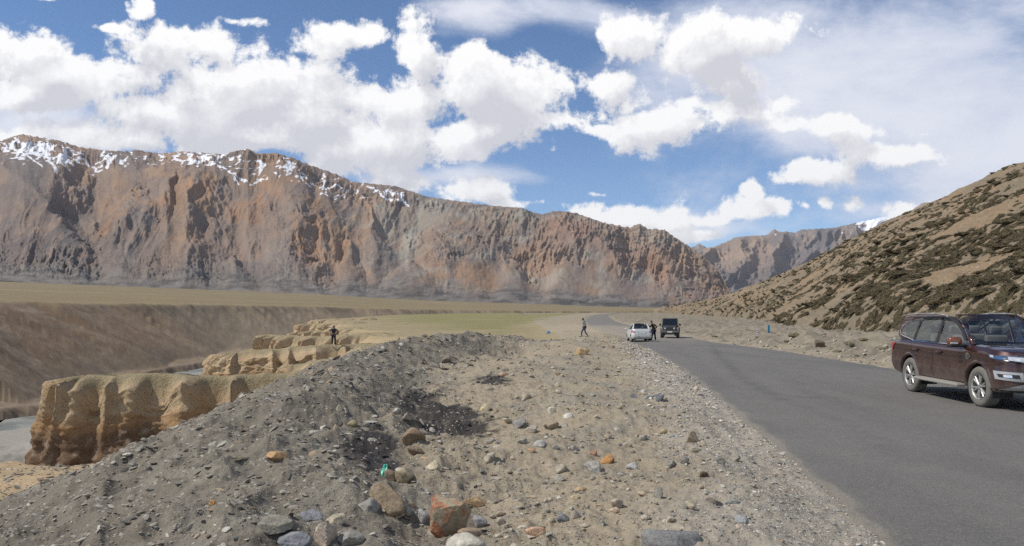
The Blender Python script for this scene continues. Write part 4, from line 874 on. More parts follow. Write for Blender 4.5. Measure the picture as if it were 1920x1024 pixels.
ROCKS = [
 (836, 980, 74, 76, (0.30, 0.25, 0.17), "rust red and grey-green angular boulder, biggest in the bottom centre", dict(col2=(0.32, 0.15, 0.085), planes=7, sink=0.12, seed=5, rot=0.35)),
 (890, 940, 58, 30, (0.52, 0.36, 0.20), "orange tan brick-like stone block leaning behind the rust red boulder", dict(abc=(1, 0.45, 0.42), planes=6, rot=0.35, sink=0.05)),
 (722, 928, 78, 44, (0.29, 0.225, 0.15), "smooth brown half-buried boulder on the edge of the dark hollow", dict(rnd=0.8, sink=0.35, planes=6)),
 (888, 993, 52, 24, (0.33, 0.245, 0.165), "flat brown rounded stone touching the right of the rust red boulder", dict(rnd=0.9, planes=5)),
 (868, 1018, 84, 44, (0.43, 0.40, 0.33), "pale grey boulder cut by the bottom edge below the rust red boulder", dict(rnd=0.6, planes=6)),
 (1003, 995, 40, 38, (0.44, 0.29, 0.19), "pinkish tan angular rock alone on bare gravel at the bottom", dict(planes=6, sink=0.2)),
 (1258, 1012, 122, 54, (0.20, 0.195, 0.185), "large flat dark grey boulder at the bottom edge left of the road", dict(rnd=0.45, planes=8, sink=0.4)),
 (578, 968, 44, 32, (0.225, 0.23, 0.235), "blue-grey angular rock standing behind the long blue-grey one", dict(planes=8)),
 (546, 1006, 78, 36, (0.205, 0.21, 0.218), "long blue-grey rock lying at the bottom left rock cluster", dict(rnd=0.2, planes=8)),
 (613, 1006, 44, 44, (0.43, 0.36, 0.29), "pinkish white wedge-shaped rock in the bottom left cluster", dict(planes=5, sink=0.2)),
 (628, 974, 34, 26, (0.38, 0.33, 0.24), "pale tan angular stone above the pinkish white wedge", dict(planes=6)),
 (510, 984, 62, 26, (0.24, 0.22, 0.175), "flat grey-green rock at the left end of the bottom rock cluster", dict(planes=8)),
 (650, 1004, 70, 40, (0.27, 0.25, 0.215), "grey slab rock right of the pinkish white wedge", dict(planes=8)),
 (690, 948, 44, 20, (0.29, 0.27, 0.235), "low grey stone under the smooth brown boulder", dict(rnd=0.3)),
 (757, 954, 30, 22, (0.33, 0.32, 0.28), "light grey rounded stone below the smooth brown boulder", dict(rnd=0.6)),
 (748, 965, 26, 12, (0.36, 0.33, 0.27), "small pale long stone below the light grey rounded one", dict(rnd=0.6)),
 (516, 850, 40, 30, (0.42, 0.26, 0.13), "orange tan broken slab high on the grey shale slope", dict(planes=6, abc=(1, .7, .5))),
 (398, 943, 18, 13, (0.50, 0.29, 0.12), "small bright orange stone low on the grey shale slope", dict(planes=6, sub=3)),
 (812, 873, 34, 20, (0.46, 0.40, 0.28), "cream rounded stone on the gravel above the green scrap", dict(rnd=0.9)),
 (757, 890, 36, 28, (0.40, 0.33, 0.22), "pale tan block just right of the green scrap", dict(planes=5, rnd=0.3)),
 (733, 890, 22, 26, (0.22, 0.17, 0.12), "brown knobbly stone between green scrap and pale tan block", dict(rnd=0.4)),
 (1115, 876, 34, 22, (0.37, 0.345, 0.30), "pale grey pointed stone below the orange-brown stone", dict(planes=6)),
 (1140, 861, 26, 20, (0.40, 0.22, 0.09), "rusty orange rounded stone on the mid gravel", dict(rnd=0.6)),
 (1114, 848, 14, 18, (0.36, 0.22, 0.14), "small upright reddish stone left of the rusty orange one", dict(planes=5, sub=3)),
 (1184, 873, 26, 14, (0.40, 0.38, 0.36), "whitish flat stone right of the rusty orange stone", dict(rnd=0.5, sub=3)),
 (1090, 659, 30, 17, (0.50, 0.35, 0.19), "orange tan boulder beside the small gravel mound near the walker", dict(rnd=0.4)),
 (944, 701, 20, 12, (0.40, 0.28, 0.18), "pinkish tan stone at the foot of the dark berm", dict(rnd=0.4, sub=3)),
 (1224, 742, 34, 13, (0.30, 0.30, 0.28), "flat light grey rock near the road edge", dict(rnd=0.5)),
 (1237, 748, 17, 12, (0.13, 0.135, 0.14), "dark grey stone touching the flat light grey rock", dict(planes=6, sub=3)),
 (1188, 742, 20, 9, (0.17, 0.18, 0.18), "small dark slab left of the flat light grey rock", dict(planes=6, sub=3)),
 (1206, 735, 12, 9, (0.52, 0.49, 0.43), "small white stone behind the flat light grey rock", dict(rnd=0.5, sub=3)),
 (1035, 769, 18, 14, (0.52, 0.48, 0.38), "white oval stone, left one of the pair on the gravel bump", dict(rnd=0.9, sub=3)),
 (1064, 779, 19, 15, (0.54, 0.51, 0.44), "white oval stone, right one of the pair on the gravel bump", dict(rnd=0.9, sub=3)),
 (911, 765, 20, 16, (0.48, 0.41, 0.26), "cream yellow stone right of the black patch", dict(rnd=0.7, sub=3)),
 (929, 770, 14, 12, (0.30, 0.24, 0.16), "brown stone touching the cream yellow stone", dict(rnd=0.5, sub=3)),
 (971, 793, 27, 22, (0.255, 0.24, 0.225), "purple-grey stone heading the row of mid gravel stones", dict(planes=7)),
 (952, 791, 17, 10, (0.44, 0.37, 0.25), "small cream stone left of the purple-grey one", dict(rnd=0.7, sub=3)),
 (997, 806, 22, 14, (0.38, 0.33, 0.27), "pale wedge stone in the row right of the purple-grey one", dict(planes=6, sub=3)),
 (1033, 799, 30, 18, (0.30, 0.25, 0.18), "tan cracked stone at the right end of the row", dict(planes=7)),
 (1014, 829, 28, 13, (0.36, 0.34, 0.31), "light grey wedge stone below the row of stones", dict(planes=6, sub=3)),
 (997, 844, 16, 9, (0.40, 0.25, 0.15), "small orange stone below the light grey wedge", dict(rnd=0.5, sub=3)),
 (1245, 808, 18, 13, (0.36, 0.28, 0.17), "yellow-brown stone at the left of the shoulder rubble heap", dict(planes=6, sub=3)),
 (1262, 817, 18, 9, (0.26, 0.27, 0.27), "grey flat stone in the shoulder rubble heap", dict(planes=6, sub=3)),
 (1296, 822, 26, 24, (0.33, 0.27, 0.18), "upright tan rock crowning the shoulder rubble heap", dict(planes=7)),
 (1300, 842, 20, 18, (0.38, 0.33, 0.24), "pale tan rock in front of the upright rubble heap rock", dict(planes=6, sub=3)),
 (1188+130, 888, 20, 15, (0.13, 0.09, 0.06), "dark brown clod in the yellow patch beside the chippings", dict(rnd=0.5, sub=3)),
 (1156, 944, 30, 20, (0.42, 0.34, 0.26), "pinkish pale stone leaning on its twin right of the cream pebble", dict(rnd=0.5)),
 (1153, 957, 26, 15, (0.43, 0.33, 0.23), "lower pinkish tan stone of the leaning pair", dict(rnd=0.5, sub=3)),
 (1088, 916, 24, 16, (0.46, 0.33, 0.19), "orange-tan cube-like stone above the cream pebble", dict(planes=6, sub=3)),
 (1080, 932, 19, 11, (0.55, 0.46, 0.28), "cream yellow pebble under the orange-tan cube stone", dict(rnd=0.8, sub=3)),
 (1056, 970, 25, 15, (0.21, 0.21, 0.205), "blue-grey oval stone on the lower gravel", dict(rnd=0.7, sub=3)),
 (1078, 968, 20, 14, (0.33, 0.285, 0.23), "brownish stone right of the blue-grey oval", dict(rnd=0.6, sub=3)),
 (1203, 925, 18, 10, (0.42, 0.33, 0.23), "pale tan pebble lying alone left of the chippings", dict(rnd=0.7, sub=3)),
 (900, 978, 30, 24, (0.30, 0.29, 0.28), "lilac grey stone behind the flat brown rounded one", dict(rnd=0.5)),
 (795, 968, 26, 26, (0.35, 0.345, 0.32), "grey angular stone left of the rust red boulder", dict(planes=6)),
 (770, 814, 46, 34, (0.24, 0.175, 0.11), "brown rough rock at the near end of the black patch", dict(planes=8)),
 (778, 844, 34, 26, (0.20, 0.15, 0.10), "dark brown knobbly rock under the rough brown one", dict(planes=8, rnd=0.2)),
 (765, 782, 26, 18, (0.28, 0.25, 0.20), "grey-brown stone at the left edge of the black patch", dict(planes=7)),
 (692, 790, 28, 8, (0.33, 0.32, 0.30), "flat pale slab on the inner berm slope", dict(planes=6, sub=3, abc=(1, .5, .25))),
 (661, 795, 19, 12, (0.33, 0.28, 0.17), "yellowish stone left of the flat pale slab", dict(rnd=0.4, sub=3)),
 (637, 766, 15, 12, (0.38, 0.34, 0.26), "small pale stone on the berm crest", dict(planes=6, sub=3)),
 (838, 676, 22, 18, (0.20, 0.165, 0.12), "dark split boulder sitting on top of the berm", dict(planes=7)),
 (745, 770, 14, 11, (0.40, 0.37, 0.32), "small whitish stone at the tip of the black patch", dict(planes=6, sub=3)),
 (1534, 646, 18, 18, (0.15, 0.115, 0.075), "dark brown pointed boulder on the far verge", dict(planes=6, sub=3, sink=0.15)),
 (985, 793, 10, 8, (0.50, 0.46, 0.36), "tiny cream pebble behind the row of stones", dict(rnd=0.6, sub=3)),
 (1030, 975, 22, 16, (0.33, 0.28, 0.20), "half buried tan lump left of the blue-grey oval", dict(rnd=0.6, sub=3, sink=0.5)),
 (1250, 985+8, 10, 8, (0.5, 0.45, 0.33), "cream pebble on top edge of the large dark grey boulder", dict(rnd=0.6, sub=3)),
 (1390, 975, 28, 17, (0.26, 0.265, 0.265), "blue-grey flat stone among the pale chippings", dict(planes=7, sub=3)),
 (1375, 940, 30, 12, (0.22, 0.225, 0.215), "dark green-grey plate among the chippings", dict(planes=7, sub=3, abc=(1, .6, .3))),
 (1330, 935, 30, 16, (0.33, 0.285, 0.23), "brown-grey flat stone left of the dark plate", dict(planes=7, sub=3)),
 (1470, 850, 24, 12, (0.33, 0.31, 0.28), "pale flat stone at the asphalt edge", dict(planes=7, sub=3)),
]
for (px, py, w, h, c, lab, kw) in ROCKS:
    rock(px, py, w, h, c, lab, **kw)
slab = rock(446, 862, 66, 16, (0.215, 0.185, 0.125), "long thin splintered stone slab lying on the grey shale slope", name='stone_slab', cat='slab', abc=(1, 0.16, 0.09), planes=5, rot=0.95, tilt=0.05, sub=3, sink=0.0)
gr_ = np.random.default_rng(77)
KINDS = [('tan', "small pale tan stone scattered loose on the gravel shoulder", "pale tan stones on the gravel shoulder", (880, 1330, 700, 1010), 62, [(0.40, 0.35, 0.27), (0.36, 0.30, 0.22), (0.44, 0.38, 0.30)], 0.5),
         ('grey', "small grey angular stone scattered loose on the gravel shoulder", "grey stones on the gravel shoulder", (880, 1420, 700, 1015), 62, [(0.28, 0.26, 0.215), (0.33, 0.305, 0.255), (0.24, 0.225, 0.19)], 0.1),
         ('shale', "small flat grey shale piece lying on the berm slope", "flat shale pieces on the berm slope", (180, 820, 690, 1010), 66, [(0.26, 0.245, 0.21), (0.31, 0.29, 0.25), (0.20, 0.185, 0.155)], 0.0),
         ('verge', "small pale stone on the rubble verge across the road", "pale stones on the far verge", (1330, 1690, 630, 690), 34, [(0.38, 0.34, 0.27), (0.42, 0.38, 0.31)], 0.2)]
for (k, lab, grp, (x0, x1, y0, y1), n, cols, rnd) in KINDS:
    done = 0; tries = 0
    while done < n and tries < 4000:
        tries += 1
        px = gr_.uniform(x0, x1); py = y0+(y1-y0)*gr_.random()**0.7
        x, y, z = from_px(px, py); XLc = float(xl(np.array(y))); xcc = float(sitp(np.array(y), BX))
        if k in ('tan', 'grey') and not (xcc+0.8 < x < XLc-0.2): continue
        if k == 'shale' and not (x < xcc+1.6 and z > -3.2 and y < 34): continue
        if k == 'verge' and not (x > XLc+RW+0.8): continue
        if any(abs(px-r_[0]) < (r_[2]+16)*0.5 and abs(py-r_[1]) < (r_[3]+14)*0.5 for r_ in ROCKS): continue
        w = 7.5+12*gr_.random()**2.2 if k != 'verge' else gr_.uniform(5, 9)
        if py > 850 and k != 'verge': w *= 1.25
        rock(px, py, w, w*gr_.uniform(0.45, 0.8), np.array(cols[int(gr_.integers(len(cols)))])*gr_.uniform(0.85, 1.1), lab, grp, sub=2 if w < 16 else 3, rnd=rnd, planes=7,
             abc=(1, .65, .28) if k == 'shale' else None, rot=gr_.uniform(-1.5, 1.5), tilt=0.3, noise=0.03)
        done += 1

# ---------------- scraps ----------------
def scrap(px, py, w, h, col, label, seed):
    x, y, z = from_px(px, py+h*0.5); g = np.random.default_rng(seed); s = y/FPX
    us = np.linspace(-0.5, 0.5, 9); Ug, Vg = np.meshgrid(us, np.linspace(0, 1, 12))
    wx = w*s*(1.0-0.55*np.abs(Vg-0.45)**1.2*1.6)
    X = Ug*wx+0.12*w*s*np.sin(Vg*5+seed); Z = Vg*h*s*0.95; Yv = 0.35*w*s*fbm(Ug*3+seed, Vg*3, 3, seed)+Vg*h*s*0.45
    m = plain('plastic_scrap', col, 0.45, spec=0.5, noise=0.1, nscale=40)
    v = np.stack([X, Yv, Z], -1).reshape(-1, 3); o = mesh_np('plastic_scrap', v, grid_faces(12, 9), m)
    md = o.modifiers.new('thick', 'SOLIDIFY'); md.thickness = 0.003
    o.location = (x, y, z-0.01); tag(o, label, 'litter')
scrap(720, 884, 11, 24, (0.10, 0.50, 0.36), "crumpled bright green plastic scrap in the sooty hollow", 3)
scrap(1028, 623, 7, 6, (0.08, 0.28, 0.50), "blue plastic scrap on the rough ground left of the walker", 5)

# ---------------- marker posts ----------------
def bm_obj(name, bm, mat, parent=None, smooth=False):
    me = bpy.data.meshes.new(name); bm.normal_update(); bm.to_mesh(me); bm.free()
    for m in (mat if isinstance(mat, (list, tuple)) else [mat]): me.materials.append(m)
    if smooth:
        for p in me.polygons: p.use_smooth = True
    o = bpy.data.objects.new(name, me); COL.objects.link(o)
    if parent: o.parent = parent
    return o
def add_box(bm, c, s, bev=0.0, rot=None, seg=2):
    r = bmesh.ops.create_cube(bm, size=1.0); vs = r['verts']
    bmesh.ops.scale(bm, vec=s, verts=vs)
    if bev > 0:
        es = list({e for v in vs for e in v.link_edges}); b = bmesh.ops.bevel(bm, geom=es, offset=bev, segments=seg, affect='EDGES', profile=0.5)
        vs = list({v for f in b['faces'] for v in f.verts} | {v for v in vs if v.is_valid})
    if rot is not None: bmesh.ops.rotate(bm, cent=(0, 0, 0), matrix=Euler(rot).to_matrix(), verts=vs)
    bmesh.ops.translate(bm, vec=c, verts=vs); return vs
def add_cyl(bm, a, b, r1, r2=None, seg=16, caps=True):
    a = Vector(a); b = Vector(b); d = b-a; r2 = r1 if r2 is None else r2
    m = Matrix.Translation((a+b)/2) @ d.to_track_quat('Z', 'Y').to_matrix().to_4x4()
    bmesh.ops.create_cone(bm, cap_ends=caps, segments=seg, radius1=r1, radius2=r2, depth=d.length, matrix=m)
def empty(name, loc, rz, label, cat, group=None):
    o = bpy.data.objects.new(name, None); COL.objects.link(o); o.location = loc; o.rotation_euler = (0, 0, rz); o.empty_display_size = 0.3
    return tag(o, label, cat, group)
MBLUE = plain('blue_paint', (0.03, 0.27, 0.48), 0.6, noise=0.15); MWHT = plain('white_paint', (0.62, 0.62, 0.64), 0.6, noise=0.2); MLIL = plain('faded_violet_paint', (0.22, 0.21, 0.36), 0.6)
MCONC = plain('concrete', (0.33, 0.32, 0.24), 0.9, noise=0.2)
x, y, z = from_px(1441, 625)
e = empty('marker_post', (x, y, z-0.02), 0.2, "short bright blue marker post at the foot of the scrubby hillside", 'post')
s = y/FPX; bm = bmesh.new(); add_box(bm, (0, 0, 6.5*s), (4.0*s, 2.4*s, 13*s), 0.25*s); bm_obj('post', bm, MBLUE, e)
bm = bmesh.new(); add_box(bm, (0, 0, 13.6*s), (4.3*s, 2.7*s, 1.2*s), 0.3*s); bm_obj('post_cap', bm, plain('pale_blue_paint', (0.12, 0.42, 0.58), 0.6), e)
x, y, z = from_px(1420, 634); s = y/FPX
e = empty('marker_post', (x, y, z-0.02), -0.1, "thin white and violet striped marker post on a flat concrete slab", 'post')
bm = bmesh.new(); add_box(bm, (0, 0, 0.8*s), (14*s, 9*s, 2.2*s), 0.3*s); bm_obj('base', bm, MCONC, e)
bm = bmesh.new(); add_box(bm, (0, 0, 8*s), (2.4*s, 1.8*s, 13*s), 0.2*s); ps = bm_obj('post', bm, MWHT, e)
for k in range(3):
    bm = bmesh.new(); add_box(bm, (0, 0, (4+4*k)*s), (2.6*s, 2.0*s, 1.7*s)); bm_obj('stripe', bm, MLIL, ps)

# ---------------- cushion scrub on the hillside ----------------
def bush_mat():
    m, q = newmat('scrub_leaves')
    P = q.n('ShaderNodeNewGeometry').outputs['Position']
    rnd = q.n('ShaderNodeObjectInfo').outputs['Random']
    n = q.noise(P, 2.2, 4, 0.65); n2 = q.noise(P, 14, 3, 0.6)
    c = q.mix(q.ramp(n, 0.35, 0.65), (0.048, 0.041, 0.023), (0.088, 0.071, 0.040))
    c = q.mix(q.ramp(n2, 0.45, 0.75, 0, 0.6), c, (0.15, 0.125, 0.075))
    c = q.mix(q.ramp(rnd, 0.55, 1.0, 0, 0.5), c, (0.085, 0.066, 0.04))
    return finish(m, q, **{'Base Color': c, 'Roughness': 0.9, 'Specular IOR Level': 0.1})
MAT_BUSH = bush_mat()
def bush_proto(seed, sub, leaves):
    g = np.random.default_rng(seed); d, f = ICO[sub]
    r = 1+0.30*fbm(d[:, 0]*1.6+seed, d[:, 1]*1.6+d[:, 2], 3, seed)+0.12*fbm(d[:, 0]*5, d[:, 1]*5+d[:, 2]*4, 2, seed+1)
    core = d*r[:, None]*0.93; core[:, 2] = np.where(core[:, 2] < -0.1, -0.1-0.2*np.abs(core[:, 2]), core[:, 2])
    k = g.integers(0, len(d), leaves*2); k = k[d[k, 2] > -0.15][:leaves]; n = len(k)
    c = d[k]*r[k][:, None]*g.uniform(0.88, 1.04, (n, 1))+g.normal(0, 0.05, (n, 3))
    dirn = d[k]+g.normal(0, 0.6, (n, 3)); dirn /= np.linalg.norm(dirn, axis=1, keepdims=True)
    side = np.cross(dirn, g.normal(size=(n, 3))); side /= np.linalg.norm(side, axis=1, keepdims=True)
    L = g.uniform(0.07, 0.17, (n, 1)); wd = L*0.38
    lv = np.stack([c-side*wd, c+side*wd, c+dirn*L*1.2], 1).reshape(-1, 3)
    V = np.concatenate([core, lv]); Fq = np.concatenate([f, np.arange(n*3).reshape(-1, 3)+len(core)])
    return V, Fq
PROT = [bush_proto(900+i, 3, 520) for i in range(6)]
PROT_S = [bush_proto(950+i, 2, 110) for i in range(5)]
PMESH = []
for i, (v, f) in enumerate(PROT):
    o = mesh_np('scrub', v, f, MAT_BUSH, smooth=False); PMESH.append(o.data); bpy.data.objects.remove(o)
def hill_frames(P, T):
    X, Y, Z, f = hill_pt(P, T)
    X1, Y1, Z1, _ = hill_pt(P+6, T); X2, Y2, Z2, _ = hill_pt(P, np.minimum(T+0.012, 1.0)-1e-6)
    a = np.stack([X1-X, Y1-Y, Z1-Z], -1); b = np.stack([X2-X, Y2-Y, Z2-Z], -1); n = np.cross(a, b); n *= np.sign(n[:, 2:3]); n /= np.linalg.norm(n, axis=1, keepdims=True)
    return X, Y, Z, n, f
def place_scrub():
    g = np.random.default_rng(5)
    N = 34000
    P = 1235+(1960-1235)*g.random(N)**0.75; T = g.random(N)**0.9*0.985
    X, Y, Z, n, f = hill_frames(P, T)
    # even spread over the ground, not over the picture
    wgt = (Y/150.0)**0.6; cl = fbm(X/13+3, Y/13, 3, 701)+0.45*fbm(X/4.5, Y/4.5, 3, 703)
    band = np.exp(-((Z-(0.30*X-9.0))/4.5)**2)*0.5
    keep = (g.random(N) < wgt*0.6) & (cl+band*0.6+g.uniform(-0.3, 0.35, N) > 0.10) & (Z > -1.2)
    X, Y, Z, n, P = X[keep], Y[keep], Z[keep], n[keep], P[keep]; m = len(X)
    size = np.clip(0.27*(1-g.random(m))**(-1/2.1), 0.27, 1.15)
    order = np.argsort(-size); kept = []
    grid = {}
    for i in order:
        key = (int(X[i]//4), int(Y[i]//4)); ok = True
        for a in (-1, 0, 1):
            for b in (-1, 0, 1):
                for j in grid.get((key[0]+a, key[1]+b), ()):
                    if (X[i]-X[j])**2+(Y[i]-Y[j])**2 < (0.62*(size[i]+size[j]))**2: ok = False; break
        if ok: grid.setdefault(key, []).append(i); kept.append(i)
    kept = np.array(kept)
    X, Y, Z, n, size, P = X[kept], Y[kept], Z[kept], n[kept], size[kept], P[kept]; m = len(X)
    ang = g.normal(0.55, 0.22, m); ang = np.where(Y < 85, g.normal(0.25, 0.5, m), ang)
    Rm = axes_from(n, ang)
    sx = size*g.uniform(1.0, 1.5, m); sy = size*g.uniform(0.6, 0.85, m); sz = size*g.uniform(0.24, 0.36, m)
    show = np.argsort(-(sx*sz/Y/Y))
    show = np.array([i for i in show if P[i] < 1926 and not (1690 < P[i] < 1926 and Z[i] < 0.6+0*Y[i])]); big = show[:290]; bigs = set(big.tolist())
    rest = np.array([i for i in range(m) if i not in bigs])
    for c, i in enumerate(big):
        o = bpy.data.objects.new('scrub_bush', PMESH[c % 6]); COL.objects.link(o)
        M = Matrix([[*(Rm[i][r_]*np.array([sx[i], sy[i], sz[i]])), (X[i], Y[i], Z[i]-0.03)[r_]] for r_ in range(3)]+[[0, 0, 0, 1]])
        o.matrix_world = M
        if c < 1: tag(o, "largest dark cushion bush low on the right hillside", 'bush', "dark cushion bushes on the hillside")
        else: tag(o, "low dark olive cushion bush growing on the dry right hillside", 'bush', "dark cushion bushes on the hillside")
    Vs, Fs = [], []; off = 0
    for p in range(5):
        ii = rest[p::5]; pv, pf = PROT_S[p]
        v = (pv[None]*np.stack([sx, sy, sz], -1)[ii][:, None, :])@np.transpose(Rm[ii], (0, 2, 1))+np.stack([X, Y, Z-0.03], -1)[ii][:, None, :]
        Vs.append(v.reshape(-1, 3)); Fs.append((pf[None]+(np.arange(len(ii))*len(pv))[:, None, None]+off).reshape(-1, 3)); off += len(ii)*len(pv)
    tag(mesh_np('scrub', np.concatenate(Vs), np.concatenate(Fs), MAT_BUSH, smooth=False), kind='stuff')
    print('SCRUB', m)
place_scrub()
# tufts on the far verge
MAT_TUFT = plain('dry_tuft', (0.16, 0.14, 0.08), 0.95, noise=0.4, nscale=3)
TM = []
for i, (v, f) in enumerate(PROT[:3]):
    o = mesh_np('tuft', v, f, MAT_TUFT, smooth=False); TM.append(o.data); bpy.data.objects.remove(o)
for i, (px, py, w) in enumerate([(1490, 632, 24), (1475, 640, 14), (1590, 646, 22), (1548, 628, 14), (1620, 640, 18), (1340, 632, 12), (1380, 640, 12), (1660, 655, 20), (1455, 650, 10), (1570, 660, 16)]):
    x, y, z = from_px(px, py); s = w*y/FPX*0.5
    o = bpy.data.objects.new('tuft', TM[i % 3]); COL.objects.link(o); o.location = (x, y, z-0.02); o.scale = (s, s*0.8, s*0.42); o.rotation_euler = (0, 0, i*1.3)
    tag(o, "low dry olive tuft on the stony verge beyond the road", 'tuft', "dry tufts on the far verge")

# ---------------- vehicles ----------------
M_TYRE = plain('tyre_rubber', (0.060, 0.056, 0.050), 0.9, spec=0.2, noise=0.35, nscale=9, bump=0.004)
M_TYRE_DUST = plain('dusty_tyre', (0.165, 0.155, 0.135), 0.95, spec=0.1, noise=0.3, nscale=7, bump=0.006)
M_RIM = plain('alloy', (0.42, 0.41, 0.38), 0.42, metal=0.6, noise=0.15)
M_BLACK = plain('black_plastic', (0.022, 0.022, 0.023), 0.55, noise=0.2)
M_DARKIN = plain('dark_interior', (0.030, 0.029, 0.028), 0.85)
M_SEAT = plain('seat_cloth', (0.16, 0.15, 0.135), 0.9)
M_CHROME = plain('chrome', (0.68, 0.68, 0.68), 0.14, metal=1.0)
M_SILVER = plain('silver_plastic', (0.46, 0.46, 0.45), 0.42, metal=0.35, noise=0.12)
M_RED = plain('red_lens', (0.42, 0.012, 0.02), 0.18, spec=0.6, coat=0.5)
M_LENS = plain('clear_lens', (0.62, 0.64, 0.66), 0.10, metal=0.35, spec=0.8, coat=1.0)
M_REFL = plain('lamp_reflector', (0.85, 0.85, 0.83), 0.08, metal=1.0)
M_PLATE = plain('number_plate_white', (0.66, 0.66, 0.64), 0.5)
def glass_mat(name, tint, alpha):
    m, q = newmat(name)
    g = q.n('ShaderNodeBsdfGlossy', {'Color': (0.9, 0.95, 0.95, 1), 'Roughness': 0.02})
    t = q.n('ShaderNodeBsdfTransparent', {'Color': tuple(tint)+(1,)})
    d = q.n('ShaderNodeBsdfDiffuse', {'Color': (0.30, 0.29, 0.26, 1)})
    fr = q.n('ShaderNodeFresnel', {'IOR': 1.5})
    a = q.n('ShaderNodeMixShader', {0: alpha, 1: t.outputs[0], 2: d.outputs[0]})
    k = q.math('MULTIPLY_ADD', fr.outputs[0], 1.0, 0.03, clamp=True)
    b = q.n('ShaderNodeMixShader', {0: k, 1: a.outputs[0], 2: g.outputs[0]})
    q.t.links.new(b.outputs[0], q.n('ShaderNodeOutputMaterial').inputs[0]); return m
M_GLASS = glass_mat('window_glass', (0.52, 0.56, 0.54), 0.03); M_GLASS_CLEAR = glass_mat('windscreen_glass', (0.70, 0.76, 0.72), 0.015)
def car_paint(name, col, metal, rough, coat, dust, dustcol=(0.25, 0.22, 0.17)):
    m, q = newmat(name)
    P = q.n('ShaderNodeTexCoord').outputs['Object']; z = q.n('ShaderNodeSeparateXYZ', {0: P}).outputs[2]
    n = q.noise(P, 5.0, 6, 0.65); sm = q.noise(q.vmath('MULTIPLY', P, (2.0, 2.0, 9.0)), 3.0, 4, 0.6)
    d = q.math('MULTIPLY', q.ramp(q.math('MULTIPLY_ADD', q.math('SUBTRACT', n, 0.5), 1.1, z), 1.05, 0.30), dust)
    d = q.math('ADD', d, q.math('MULTIPLY', q.ramp(sm, 0.55, 0.8), dust*0.35), clamp=True)
    c = q.mix(d, col, dustcol)
    r = q.mixf(d, rough, 0.85)
    inp = {'Base Color': c, 'Roughness': r, 'Metallic': q.mixf(d, metal, 0.0), 'Coat Weight': q.mixf(d, coat, 0.0), 'Coat Roughness': 0.05}
    return finish(m, q, **inp)
def P2(v, pts): return float(np.interp(v, [p[0] for p in pts], [p[1] for p in pts]))
